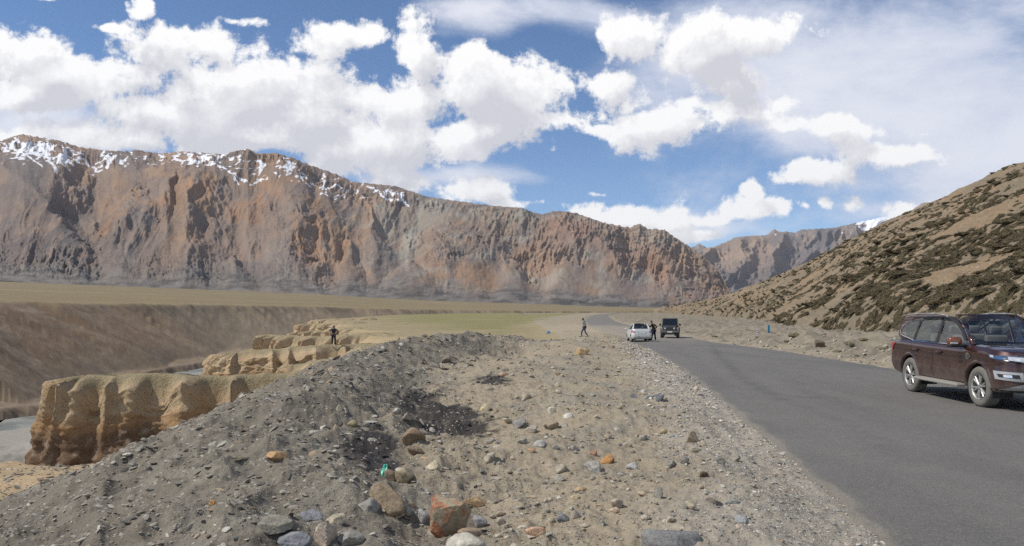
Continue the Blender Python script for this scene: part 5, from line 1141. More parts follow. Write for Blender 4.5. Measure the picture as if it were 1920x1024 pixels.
class Car:
    def __init__(s, **k): s.__dict__.update(k)
    def half(s, x, v):
        """half width of the body at length x and height fraction v"""
        w = P2(v, s.wprof)*s.W/2
        # rounded plan corners
        xf = P2(v, s.xf); xr = P2(v, s.xr); fx, fy, rx, ry = s.corner
        if x > xf-fx: t = min(1, (x-(xf-fx))/fx); w = w-fy*(1-math.sqrt(max(0, 1-t**2.3)))
        if x < xr+rx: t = min(1, ((xr+rx)-x)/rx); w = w-ry*(1-math.sqrt(max(0, 1-t**2.3)))
        return max(w, 0.02)
    def ztop(s, x): return P2(x, s.top)
    def zbot(s, x): return P2(x, s.bot)
    def yside(s, x, z):
        zb, zt = s.zbot(x), s.ztop(x)
        if z <= zt: return s.half(x, min(1, max(0, (z-zb)/(zt-zb))))
        return s.half(x, 1.0)-(z-zt)*s.tumble-0.02
    def ring(s, v):
        """plan outline of the left half at height fraction v, rear centre to front centre"""
        xf, xr = P2(v, s.xf), P2(v, s.xr); fx, fy, rx, ry = s.corner
        xs = list(xr+rx*(1-np.cos(np.linspace(0.02, math.pi/2, 12)))); xs += list(np.linspace(xr+rx, xf-fx, s.nside+2)[1:-1]); xs += list(xf-fx+fx*np.sin(np.linspace(0, math.pi/2-0.02, 14)))
        pts = [(x, s.half(x, v)) for x in xs]
        y0 = pts[0][1]; y1 = pts[-1][1]
        rear = [(xr-s.bow_r*(1-(y/y0)**2)*0, y) for y in np.linspace(0, y0, 7)[:-1]]
        front = [(xf+s.bow_f*(1-(y/max(y1, .05))**2), y) for y in np.linspace(y1, 0, 9)[1:]]
        return rear+pts+front
    def shell(s, e, paint):
        vs = [0, 0.06, 0.12, 0.18, 0.25, 0.32, 0.39, 0.46, 0.52, 0.58, 0.64, 0.70, 0.75, 0.80, 0.85, 0.89, 0.93, 0.96, 0.985, 1.0]
        bm = bmesh.new(); rows = []
        for sgn in (1, -1):
            R_ = []
            for v in vs:
                row = []
                for (x, y) in s.ring(v):
                    z = s.zbot(x)+(s.ztop(x)-s.zbot(x))*v
                    row.append(bm.verts.new((x, sgn*y, z)))
                R_.append(row)
            for a, b in zip(R_[:-1], R_[1:]):
                for i in range(len(a)-1):
                    q = (a[i], a[i+1], b[i+1], b[i]) if sgn < 0 else (a[i], b[i], b[i+1], a[i+1])
                    bm.faces.new(q)
            rows.append(R_)
        # top skin (bonnet and boot) joining the two sides
        L, Rr = rows[0][-1], rows[1][-1]; K = 12; prev = None
        for l, r in zip(L, Rr):
            x, y, z = l.co
            if abs(y) < 1e-4: line = None; prev = None; continue
            if s.cab[0] < x < s.cab[1]: prev = None; continue
            line = [l]+[bm.verts.new((x, y*(1-2*k/K), z+s.crown*(1-(1-2*k/K)**2)**0.6*min(1, (s.L/2+0.02-abs(x))/0.25+0.15))) for k in range(1, K)]+[r]
            if prev:
                for k in range(K): bm.faces.new((prev[k], line[k], line[k+1], prev[k+1]))
            prev = line
        bmesh.ops.remove_doubles(bm, verts=[v for v in bm.verts if abs(v.co.y) < 1e-4], dist=1e-4)
        # wheel arches
        ra = s.arch
        for xa in s.axles:
            kill = [f for f in bm.faces if abs(f.calc_center_median().y) > s.W*0.36 and math.hypot(f.calc_center_median().x-xa, f.calc_center_median().z-s.rw) < ra]
            bmesh.ops.delete(bm, geom=kill, context='FACES')
            for v in bm.verts:
                if abs(v.co.y) > s.W*0.36:
                    d = math.hypot(v.co.x-xa, v.co.z-s.rw)
                    if v.is_boundary and d < ra+0.09 and v.co.z > s.rw-0.25 and d > ra-0.12:
                        k = ra/d; v.co.x = xa+(v.co.x-xa)*k; v.co.z = s.rw+(v.co.z-s.rw)*k
        s.cabin_frame(bm)
        bmesh.ops.recalc_face_normals(bm, faces=bm.faces)
        o = bm_obj('body', bm, paint, e, smooth=True)
        md = o.modifiers.new('edges', 'EDGE_SPLIT'); md.split_angle = R(32)
        return o
    def poly_on_side(s, bm, loops, sgn, off=0.0, dens=0.07):
        """fill a side-view polygon (with holes) and wrap it onto the cabin side"""
        rs = []
        for lp in loops:
            q = []
            for a, b in zip(lp, lp[1:]+lp[:1]):
                n = max(1, int(math.hypot(b[0]-a[0], b[1]-a[1])/dens))
                q += [Vector((a[0]+(b[0]-a[0])*i/n, a[1]+(b[1]-a[1])*i/n, 0)) for i in range(n)]
            rs.append(q)
        flat = [p for q in rs for p in q]; tri = tessellate_polygon(rs)
        vv = [bm.verts.new((p.x, sgn*(s.yside(p.x, p.y)+off), p.y)) for p in flat]
        for t in tri:
            try: bm.faces.new([vv[i] for i in t])
            except ValueError: pass
    def roofz(s, x): return P2(x, s.roofline)
    def cabin_frame(s, bm):
        rl = s.roofline
        outer = [(x, z) for (x, z) in rl]+[(s.sidebase[1], s.ztop(s.sidebase[1])-0.02)]
        n = 14; outer += [(x, s.ztop(x)-0.02) for x in np.linspace(s.sidebase[1], s.sidebase[0], n)[1:]]
        for sgn in (1, -1): s.poly_on_side(bm, [outer]+[w for w in s.windows], sgn)
        # roof skin
        xs = np.linspace(s.roofx[0], s.roofx[1], 16); K = 12; prev = None
        for x in xs:
            z = s.roofz(x); y = s.yside(x, z)
            line = [bm.verts.new((x+s.roofbow*(1-(1-2*k/K)**2)*(1 if x > xs[-1]-0.01 else 0), y*(1-2*k/K), z+s.roofcrown*(1-abs(1-2*k/K)**3)+0.004)) for k in range(K+1)]
            if prev:
                for k in range(K): bm.faces.new((prev[k], line[k], line[k+1], prev[k+1]))
            prev = line
    def screen(s, name, e, xb, zb, xt, zt, yb_in, yt_in, bow_b, bow_t, mat, frame_paint=None, rows=8):
        """front or rear screen between a lower and an upper edge"""
        K = 14; bm = bmesh.new(); g = []
        yb = s.yside(xb, zb)-yb_in; yt = s.yside(xt, zt)-yt_in
        for i in range(rows+1):
            t = i/rows; row = []
            for k in range(K+1):
                u = 1-2*k/K; y = (yb*(1-t)+yt*t)*u
                x = xb*(1-t)+xt*t+(bow_b*(1-t)+bow_t*t)*(1-u*u); z = zb*(1-t)+zt*t+s.roofcrown*t*(1-abs(u)**3)
                row.append(bm.verts.new((x, y, z)))
            g.append(row)
        for a, b in zip(g[:-1], g[1:]):
            for k in range(K): bm.faces.new((a[k], a[k+1], b[k+1], b[k]))
        bmesh.ops.recalc_face_normals(bm, faces=bm.faces)
        return bm_obj(name, bm, mat, e, smooth=True)
    def wheel(s, e, x, sgn, dusty, spokes=6, r=None, w=None):
        r = r or s.rw; w = w or s.ww; y = sgn*(s.W/2-w/2-0.015)
        prof = [(0.62, -0.42), (0.72, -0.5), (0.86, -0.5), (0.95, -0.44), (1.0, -0.32), (1.0, -0.12), (0.985, -0.10), (0.985, -0.06), (1.0, -0.04), (1.0, 0.10), (0.985, 0.12), (0.985, 0.15), (1.0, 0.17), (1.0, 0.32), (0.95, 0.44), (0.86, 0.5), (0.72, 0.5), (0.64, 0.42), (0.62, 0.2)]
        N = 40; bm = bmesh.new(); rg = []
        for i in range(N):
            a = 2*math.pi*i/N; rg.append([bm.verts.new((r*p*math.cos(a), w*q, r*p*math.sin(a))) for p, q in prof])
        for i in range(N):
            A, B = rg[i], rg[(i+1) % N]
            for j in range(len(prof)-1): bm.faces.new((A[j], A[j+1], B[j+1], B[j]))
        bmesh.ops.recalc_face_normals(bm, faces=bm.faces)
        wo = bpy.data.objects.new('wheel', None); COL.objects.link(wo); wo.parent = e; wo.location = (x, y, r)
        bm_obj('tyre', bm, M_TYRE_DUST if dusty else M_TYRE, wo, smooth=True)
        bm = bmesh.new(); yo = sgn*w*0.36
        rin = r*0.62
        # rim barrel
        for k in range(N):
            a, b = 2*math.pi*k/N, 2*math.pi*(k+1)/N
            q = [(rin*1.02, sgn*w*0.47), (rin*0.93, sgn*w*0.40), (rin*0.90, -sgn*w*0.3)]
            for (r0, y0), (r1, y1) in zip(q[:-1], q[1:]):
                bm.faces.new([bm.verts.new(c) for c in ((r0*math.cos(a), y0, r0*math.sin(a)), (r0*math.cos(b), y0, r0*math.sin(b)), (r1*math.cos(b), y1, r1*math.sin(b)), (r1*math.cos(a), y1, r1*math.sin(a)))])
        for k in range(spokes):
            for da in (-0.16, 0.16):
                a = 2*math.pi*k/spokes+0.3; c0, s0 = math.cos(a), math.sin(a); c1, s1 = math.cos(a+da), math.sin(a+da)
                p0 = Vector((c0*rin*0.18, yo*1.02, s0*rin*0.18)); p1 = Vector((c1*rin*0.95, yo*1.08, s1*rin*0.95))
                t = Vector((-s1, 0, c1)); h0, h1 = rin*0.085, rin*0.075
                f = []
                for p, h in ((p0, h0), (p1, h1)):
                    f.append([p-t*h, p-t*h*0.5+Vector((0, sgn*0.014, 0)), p+t*h*0.5+Vector((0, sgn*0.014, 0)), p+t*h, p+t*h*0.9-Vector((0, sgn*0.03, 0)), p-t*h*0.9-Vector((0, sgn*0.03, 0))])
                va = [[bm.verts.new(c) for c in q] for q in f]
                for i in range(6): bm.faces.new((va[0][i], va[0][(i+1) % 6], va[1][(i+1) % 6], va[1][i]))
        add_cyl(bm, (0, yo-sgn*0.03, 0), (0, yo+sgn*0.022, 0), rin*0.24, rin*0.19, 20)
        for k in range(6):
            a = 2*math.pi*k/6; add_cyl(bm, (rin*0.14*math.cos(a), yo, rin*0.14*math.sin(a)), (rin*0.14*math.cos(a), yo+sgn*0.028, rin*0.14*math.sin(a)), rin*0.02, None, 8)
        bmesh.ops.recalc_face_normals(bm, faces=bm.faces)
        bm_obj('rim', bm, M_RIM, wo)
        bm = bmesh.new(); add_cyl(bm, (0, -sgn*w*0.1, 0), (0, -sgn*w*0.12, 0), rin*0.98, None, 28); bm_obj('brake_disc', bm, M_BLACK, wo)
        bm = bmesh.new()   # dark arch liner, part of the same corner of the car
        N2 = 18; ra = s.arch+0.012; ya, yb_ = sgn*(s.W/2-0.07), sgn*(s.W/2-0.42)
        for i in range(N2):
            a, b = math.pi*(-0.12+1.24*i/N2), math.pi*(-0.12+1.24*(i+1)/N2)
            P_ = lambda t, yv: (x+ra*math.cos(t), yv, r+ra*math.sin(t))
            bm.faces.new([bm.verts.new(c) for c in (P_(a, ya), P_(b, ya), P_(b, yb_), P_(a, yb_))])
            bm.faces.new([bm.verts.new(c) for c in (P_(a, yb_), P_(b, yb_), (x, yb_, r))])
        bm_obj('arch_liner', bm, M_BLACK, e)
    def side_strip(s, name, pts, e, mat, sgn, w=0.012, off=0.004, parent=None):
        """thin strip following a side-view polyline"""
        bm = bmesh.new(); q = []
        for a, b in zip(pts[:-1], pts[1:]):
            n = max(1, int(math.hypot(b[0]-a[0], b[1]-a[1])/0.06)); q += [(a[0]+(b[0]-a[0])*i/n, a[1]+(b[1]-a[1])*i/n) for i in range(n)]
        q.append(pts[-1]); pr = None
        for i, (x, z) in enumerate(q):
            x2, z2 = q[min(i+1, len(q)-1)]; x1, z1 = q[max(i-1, 0)]; dx, dz = x2-x1, z2-z1; l = math.hypot(dx, dz)+1e-9; nx, nz = -dz/l*w/2, dx/l*w/2
            row = []
            for k in (-1, 1):
                X, Z = x+k*nx, z+k*nz; row.append(bm.verts.new((X, sgn*(s.yside(X, Z)+off), Z)))
            if pr: bm.faces.new((pr[0], pr[1], row[1], row[0]))
            pr = row
        return bm_obj(name, bm, mat, parent or e)
    def arch_trim(s, e, mat, xa, sgn, w=0.055):
        bm = bmesh.new(); pr = None; ra = s.arch
        for i in range(33):
            a = math.pi*(-0.20+1.40*i/32); row = []
            z = s.rw+ra*math.sin(a); x = xa+ra*math.cos(a)
            if z < s.zbot(x)-0.03: pr = None; continue
            for (dr, dy) in ((-0.015, -0.05), (-0.012, 0.012), (w*0.5, 0.022), (w, 0.0)):
                X = xa+(ra+dr)*math.cos(a); Z = s.rw+(ra+dr)*math.sin(a); Zc = max(Z, s.zbot(X)+0.001)
                row.append(bm.verts.new((X, sgn*(s.yside(X, Zc)+dy), Z)))
            if pr:
                for k in range(3): bm.faces.new((pr[k], pr[k+1], row[k+1], row[k]))
            pr = row
        bmesh.ops.recalc_face_normals(bm, faces=bm.faces); return bm_obj('wheel_arch_trim', bm, mat, e, smooth=True)
    def side_panel(s, name, e, loop, sgn, mat, off, parent=None):
        bm = bmesh.new(); s.poly_on_side(bm, [loop], sgn, off, 0.05); bmesh.ops.recalc_face_normals(bm, faces=bm.faces); return bm_obj(name, bm, mat, parent or e, smooth=True)
    def skin_patch(s, name, e, mat, pts, off=0.012, thick=0.0, parent=None, n=6):
        """quad patch on the wrapped front or rear corner: pts = four (ring fraction, height) corners"""
        bm = bmesh.new(); g = []
        A, B, C_, D_ = pts
        for i in range(n+1):
            row = []
            for j in range(n+1):
                u, w = i/n, j/n
                q = (1-u)*(1-w)*A[0]+u*(1-w)*B[0]+u*w*C_[0]+(1-u)*w*D_[0]; z = (1-u)*(1-w)*A[1]+u*(1-w)*B[1]+u*w*C_[1]+(1-u)*w*D_[1]
                # q: signed arc position along the nose (or tail) measured in metres of y, sign gives side
                row.append(bm.verts.new(s.nose(q, z, off)))
            g.append(row)
        for a, b in zip(g[:-1], g[1:]):
            for k in range(n): bm.faces.new((a[k], a[k+1], b[k+1], b[k]))
        bmesh.ops.recalc_face_normals(bm, faces=bm.faces); return bm_obj(name, bm, mat, parent or e, smooth=True)
    def nose(s, q, z, off, rear=False):
        end = getattr(s, 'end', 1)
        xs = P2(0, s.xf) if end > 0 else P2(0, s.xr)
        v = min(1, max(0, (z-s.zbot(xs))/(s.ztop(2.3*end if s.L > 4.5 else xs*0.96)-s.zbot(xs))))
        R_ = s.ring(v)
        pts = R_[::-1] if end > 0 else R_
        # arc length from the centre of the nose
        acc = 0; a = abs(q)
        for p0, p1 in zip(pts[:-1], pts[1:]):
            l = math.hypot(p1[0]-p0[0], p1[1]-p0[1])
            if acc+l >= a:
                t = (a-acc)/l; x = p0[0]+(p1[0]-p0[0])*t; y = p0[1]+(p1[1]-p0[1])*t
                nx, ny = (p1[1]-p0[1])/l*end, -(p1[0]-p0[0])/l*end
                return (x+nx*off*(1 if end > 0 else -1)*1.0*(1 if end > 0 else -1), (y+abs(ny)*off)*(1 if q > 0 else -1), z) if end > 0 else (x-abs(nx)*off, (y+abs(ny)*off)*(1 if q > 0 else -1), z)
            acc += l
        return (pts[-1][0], pts[-1][1]*(1 if q > 0 else -1), z)
def seat(e, x, y, mat=None):
    bm = bmesh.new(); add_box(bm, (x, y, 0.72), (0.50, 0.50, 0.16), 0.05); add_box(bm, (x-0.27, y, 1.05), (0.14, 0.48, 0.62), 0.05, (0, -0.18, 0)) if False else None
    add_box(bm, (x-0.27, y, 1.04), (0.13, 0.48, 0.60), 0.05); add_box(bm, (x-0.29, y, 1.44), (0.09, 0.26, 0.17), 0.035)
    return bm_obj('seat', bm, mat or M_SEAT, e, smooth=True)

# --- the maroon sport utility vehicle ---
def build_suv():
    s = Car(L=4.88, W=1.86, rw=0.395, ww=0.27, arch=0.465, axles=(-1.36, 1.49), nside=64, tumble=0.30, bow_f=0.07, bow_r=0.0,
            corner=(0.52, 0.40, 0.24, 0.22), crown=0.035, roofcrown=0.045, roofbow=0.05, cab=(-2.30, 1.22),
            wprof=[(0, 0.93), (0.10, 0.965), (0.35, 1.0), (0.55, 0.985), (0.66, 0.975), (0.80, 0.992), (0.90, 0.975), (1.0, 0.925)],
            xf=[(0, 2.33), (0.12, 2.41), (0.35, 2.44), (0.6, 2.44), (0.8, 2.40), (1, 2.33)], xr=[(0, -2.40), (0.2, -2.44), (0.7, -2.43), (1, -2.38)],
            top=[(-2.44, 1.16), (-1.9, 1.19), (-0.6, 1.165), (0.9, 1.15), (1.2, 1.185), (1.7, 1.165), (2.05, 1.125), (2.25, 1.08), (2.35, 1.04), (2.45, 1.00)],
            bot=[(-2.44, 0.50), (-1.9, 0.40), (-0.9, 0.36), (1.0, 0.36), (1.95, 0.34), (2.3, 0.36), (2.45, 0.40)],
            roofline=[(1.18, 1.17), (0.95, 1.30), (0.55, 1.56), (0.30, 1.695), (0.10, 1.745), (-0.6, 1.785), (-1.3, 1.775), (-1.9, 1.725), (-2.12, 1.68), (-2.25, 1.52), (-2.38, 1.17)],
            roofx=(-2.12, 0.10), sidebase=(-2.38, 1.18),
            windows=[])
    fw = [(0.93, 1.215), (0.66, 1.44), (0.36, 1.60), (0.12, 1.655), (-0.20, 1.67), (-0.24, 1.19)]
    rwn = [(-0.33, 1.19), (-0.29, 1.67), (-0.75, 1.68), (-1.12, 1.655), (-1.22, 1.60), (-1.28, 1.20)]
    qw = [(-1.36, 1.205), (-1.30, 1.60), (-1.40, 1.635), (-1.78, 1.60), (-1.98, 1.52), (-2.10, 1.40), (-2.06, 1.34)]
    s.windows = [fw, rwn, qw]
    paint = car_paint('maroon_paint', (0.052, 0.018, 0.013), 0.5, 0.34, 0.9, 0.60, (0.155, 0.115, 0.095))
    D = 17.4; e = empty('sport_utility_vehicle', (0, 0, 0), 0, "maroon sport utility vehicle with silver alloy wheels on the road at right", 'car')
    body = s.shell(e, paint)
    ends = []
    # tail: closed by the rear panel of the cabin
    s.screen('windscreen', e, 1.16, 1.19, 0.13, 1.735, 0.075, 0.07, 0.13, 0.06, M_GLASS_CLEAR)
    s.screen('rear_window', e, -2.40, 1.19, -2.14, 1.67, 0.10, 0.06, -0.03, -0.02, M_GLASS)
    for sgn in (1, -1):
        # A pillar
        bm = bmesh.new()
        pa = [Vector((1.17, sgn*(s.yside(1.17, 1.18)-0.045), 1.185)), Vector((0.66, sgn*(s.yside(0.62, 1.47)-0.045), 1.475)), Vector((0.12, sgn*(s.yside(0.12, 1.735)-0.04), 1.735))]
        pa[2] = pa[2]+Vector((0.03, 0, -0.03))
        for i_, (a, b) in enumerate(zip(pa[:-1], pa[1:])): add_cyl(bm, a, b, 0.05-0.012*i_, 0.042-0.014*i_, 10)
        bm_obj('windscreen_pillar', bm, paint, e, smooth=True)
        for lp, nm in ((fw, 'front_door_window'), (rwn, 'rear_door_window'), (qw, 'quarter_window')): s.side_panel(nm, e, lp, sgn, M_GLASS, -0.012)
        # weather shields over the doors
        s.side_strip('window_visor', [(0.88, 1.275), (0.62, 1.49), (0.33, 1.635), (0.10, 1.685), (-0.22, 1.70)], e, M_BLACK, sgn, 0.075, 0.022)
        s.side_strip('window_visor', [(-0.30, 1.70), (-0.75, 1.712), (-1.13, 1.69)], e, M_BLACK, sgn, 0.065, 0.022)
        s.side_strip('window_chrome', [(0.95, 1.195), (-0.26, 1.168), (-1.30, 1.185), (-2.02, 1.30), (-2.12, 1.40)], e, M_CHROME, sgn, 0.018, 0.008)
        s.side_strip('door_pillar', [(-0.265, 1.68), (-0.285, 1.18)], e, M_BLACK, sgn, 0.10, 0.004)
        s.side_strip('door_pillar', [(-1.255, 1.64), (-1.32, 1.20)], e, M_BLACK, sgn, 0.07, 0.004)
        gap = M_BLACK
        s.side_strip('door_gap', [(1.02, 1.16), (1.06, 0.90), (1.03, 0.60), (0.96, 0.43), (-0.24, 0.42), (-0.30, 0.60), (-0.285, 1.17)], e, gap, sgn, 0.012, 0.003)
        s.side_strip('door_gap', [(-0.30, 0.42), (-0.86, 0.43), (-0.93, 0.62), (-1.02, 0.80), (-1.26, 0.97), (-1.30, 1.18)], e, gap, sgn, 0.012, 0.003)
        for x in (0.02, -1.02):
            bm = bmesh.new(); add_box(bm, (x, sgn*(s.yside(x, 0.99)+0.022), 0.99), (0.22, 0.03, 0.045), 0.012); bm_obj('door_handle', bm, paint, e, smooth=True)
            bm = bmesh.new(); add_box(bm, (x-0.01, sgn*(s.yside(x, 0.99)+0.003), 0.985), (0.13, 0.012, 0.075), 0.005); bm_obj('handle_recess', bm, M_BLACK, e)
        for xa in s.axles: s.arch_trim(e, paint, xa, sgn)
        # running board
        bm = bmesh.new(); add_box(bm, (0.06, sgn*0.965, 0.375), (1.85, 0.19, 0.06), 0.02); add_box(bm, (0.06, sgn*0.96, 0.408), (1.70, 0.13, 0.012), 0.004)
        for k in range(4): add_box(bm, (-0.6+0.45*k, sgn*0.86, 0.36), (0.05, 0.20, 0.04), 0.01)
        bm_obj('running_board', bm, plain('dusty_step', (0.30, 0.28, 0.24), 0.7, metal=0.2, noise=0.2), e, smooth=False)
        # roof rail
        bm = bmesh.new(); pts = [(-1.95, 1.712), (-1.80, 1.752), (-1.2, 1.790), (-0.5, 1.798), (-0.05, 1.768), (0.08, 1.735)]
        for a, b in zip(pts[:-1], pts[1:]):
            add_cyl(bm, (a[0], sgn*(s.yside(a[0], s.roofz(a[0]))-0.07), a[1]), (b[0], sgn*(s.yside(b[0], s.roofz(b[0]))-0.07), b[1]), 0.016, None, 10)
        bm_obj('roof_rail', bm, plain('dull_silver_rail', (0.28, 0.27, 0.26), 0.5, metal=0.3), e, smooth=True)
        # mirror
        mo = bpy.data.objects.new('wing_mirror', None); COL.objects.link(mo); mo.parent = e
        bm = bmesh.new(); add_box(bm, (0.90, sgn*1.06, 1.245), (0.16, 0.27, 0.19), 0.065, seg=4); bm_obj('mirror_shell', bm, car_paint('sunlit_maroon_paint', (0.24, 0.075, 0.035), 0.5, 0.3, 1.0, 0.1), mo, smooth=True)  # body paint with the orange sunlit tone put into its colour
        bm = bmesh.new(); add_box(bm, (0.90, sgn*1.03, 1.165), (0.15, 0.30, 0.06), 0.02); add_box(bm, (0.93, sgn*0.90, 1.17), (0.10, 0.16, 0.05), 0.015); bm_obj('mirror_foot', bm, M_BLACK, mo, smooth=True)
        bm = bmesh.new(); add_box(bm, (0.975, sgn*1.10, 1.215), (0.03, 0.15, 0.035), 0.01); bm_obj('mirror_indicator', bm, M_LENS, mo)
        bm = bmesh.new(); add_box(bm, (0.815, sgn*1.06, 1.25), (0.012, 0.21, 0.135), 0.004); bm_obj('mirror_glass', bm, M_CHROME, mo)
        # vent on the front wing
        vt = s.side_panel('wing_vent', e, [(1.22, 1.02), (1.10, 1.045), (1.06, 0.93), (1.10, 0.90), (1.26, 0.965)], sgn, M_CHROME, 0.012)
        for k in range(3): s.side_strip('vent_slot', [(1.105, 0.935+0.03*k), (1.21, 0.965+0.025*k)], e, M_BLACK, sgn, 0.012, 0.018, parent=vt)
        # lamps
        s.end = 1
        hl = s.skin_patch('headlight', e, M_CHROME, [(sgn*0.50, 0.905), (sgn*1.16, 0.985), (sgn*1.20, 1.055), (sgn*0.50, 1.035)], 0.035)
        s.skin_patch('lens', e, M_BLACK, [(sgn*0.53, 0.922), (sgn*1.13, 0.995), (sgn*1.17, 1.043), (sgn*0.53, 1.022)], 0.041, parent=hl)
        s.skin_patch('lamp_unit', e, M_LENS, [(sgn*0.56, 0.930), (sgn*0.80, 0.955), (sgn*0.80, 1.022), (sgn*0.56, 1.012)], 0.047, parent=hl)
        s.skin_patch('lamp_unit', e, M_REFL, [(sgn*0.84, 0.962), (sgn*1.02, 0.985), (sgn*1.02, 1.034), (sgn*0.84, 1.026)], 0.049, parent=hl)
        s.skin_patch('indicator', e, M_LENS, [(sgn*1.05, 0.992), (sgn*1.13, 1.0), (sgn*1.15, 1.04), (sgn*1.05, 1.036)], 0.047, parent=hl)
        fg = s.skin_patch('fog_lamp_surround', e, M_SILVER, [(sgn*0.60, 0.565), (sgn*1.10, 0.60), (sgn*1.16, 0.755), (sgn*0.62, 0.735)], 0.014)
        s.skin_patch('fog_recess', e, M_BLACK, [(sgn*0.66, 0.625), (sgn*1.02, 0.645), (sgn*1.06, 0.70), (sgn*0.68, 0.695)], 0.020, parent=fg)
        s.skin_patch('fog_lamp', e, M_LENS, [(sgn*0.78, 0.638), (sgn*0.92, 0.645), (sgn*0.93, 0.690), (sgn*0.79, 0.688)], 0.026, parent=fg)
        s.end = -1
        s.skin_patch('tail_light', e, M_RED, [(sgn*0.62, 0.93), (sgn*1.06, 0.93), (sgn*1.14, 1.10), (sgn*0.62, 1.10)], 0.014)
        for xa in s.axles: s.wheel(e, xa, sgn, True)
        bm = bmesh.new(); add_box(bm, (1.55, sgn*0.62, 1.215), (0.02, 0.42, 0.02), 0.004, (0, 0.25, sgn*0.2)); bm_obj('wiper', bm, M_BLACK, e)
    s.end = 1
    gr = s.skin_patch('grille', e, M_CHROME, [(-0.44, 0.80), (0.44, 0.80), (0.50, 1.03), (-0.50, 1.03)], 0.014, n=10)
    s.skin_patch('grille_mesh', e, M_BLACK, [(-0.37, 0.825), (0.37, 0.825), (0.43, 1.005), (-0.43, 1.005)], 0.022, parent=gr, n=10)
    for z in (0.87, 0.93, 0.985): s.skin_patch('grille_bar', e, M_CHROME, [(-0.40, z-0.012), (0.40, z-0.012), (0.40, z+0.012), (-0.40, z+0.012)], 0.032, parent=gr, n=10)
    s.skin_patch('lower_grille', e, M_BLACK, [(-0.52, 0.50), (0.52, 0.50), (0.56, 0.70), (-0.56, 0.70)], 0.012, n=10)
    s.skin_patch('skid_plate', e, M_SILVER, [(-0.98, 0.40), (0.98, 0.40), (0.62, 0.52), (-0.62, 0.52)], 0.024, n=14)
    s.skin_patch('bumper_lower', e, M_BLACK, [(-1.20, 0.355), (1.20, 0.355), (1.20, 0.41), (-1.20, 0.41)], 0.016, n=16)
    s.skin_patch('number_plate', e, M_PLATE, [(-0.25, 0.72), (0.25, 0.72), (0.25, 0.79), (-0.25, 0.79)], 0.03, n=4)
    # floor, cabin interior
    bm = bmesh.new(); add_box(bm, (0.0, 0, 0.47), (4.2, 1.30, 0.20), 0.03); add_box(bm, (-0.55, 0, 0.62), (3.2, 1.62, 0.10), 0.02); bm_obj('underbody', bm, M_BLACK, e)
    bm = bmesh.new(); add_box(bm, (1.00, 0, 1.03), (0.42, 1.55, 0.25), 0.06); bm_obj('dashboard', bm, M_DARKIN, e, smooth=True)
    bm = bmesh.new(); add_box(bm, (0.115, 0, 1.775), (0.10, 1.24, 0.030), 0.012); bm_obj('windscreen_header', bm, paint, e, smooth=True)
    for y in (0.40, -0.40): seat(e, 0.05, y, M_SEAT)
    for y in (0.42, 0, -0.42): seat(e, -0.85, y, M_SEAT)
    bm = bmesh.new(); add_cyl(bm, (0.62, -0.40, 1.10), (0.66, -0.40, 1.12), 0.185, None, 20); bm_obj('steering_wheel', bm, M_BLACK, e)
    bm = bmesh.new(); add_box(bm, (0.42, 0, 1.62), (0.03, 0.24, 0.07), 0.012); bm_obj('interior_mirror', bm, M_BLACK, e)
    return e, s
SUV, SUVC = build_suv()
SUV.location = (9.98, 16.95, float(zroad(np.array(17.0)))+0.035)
SUV.rotation_euler = (0, 0, R(-90-1.8))

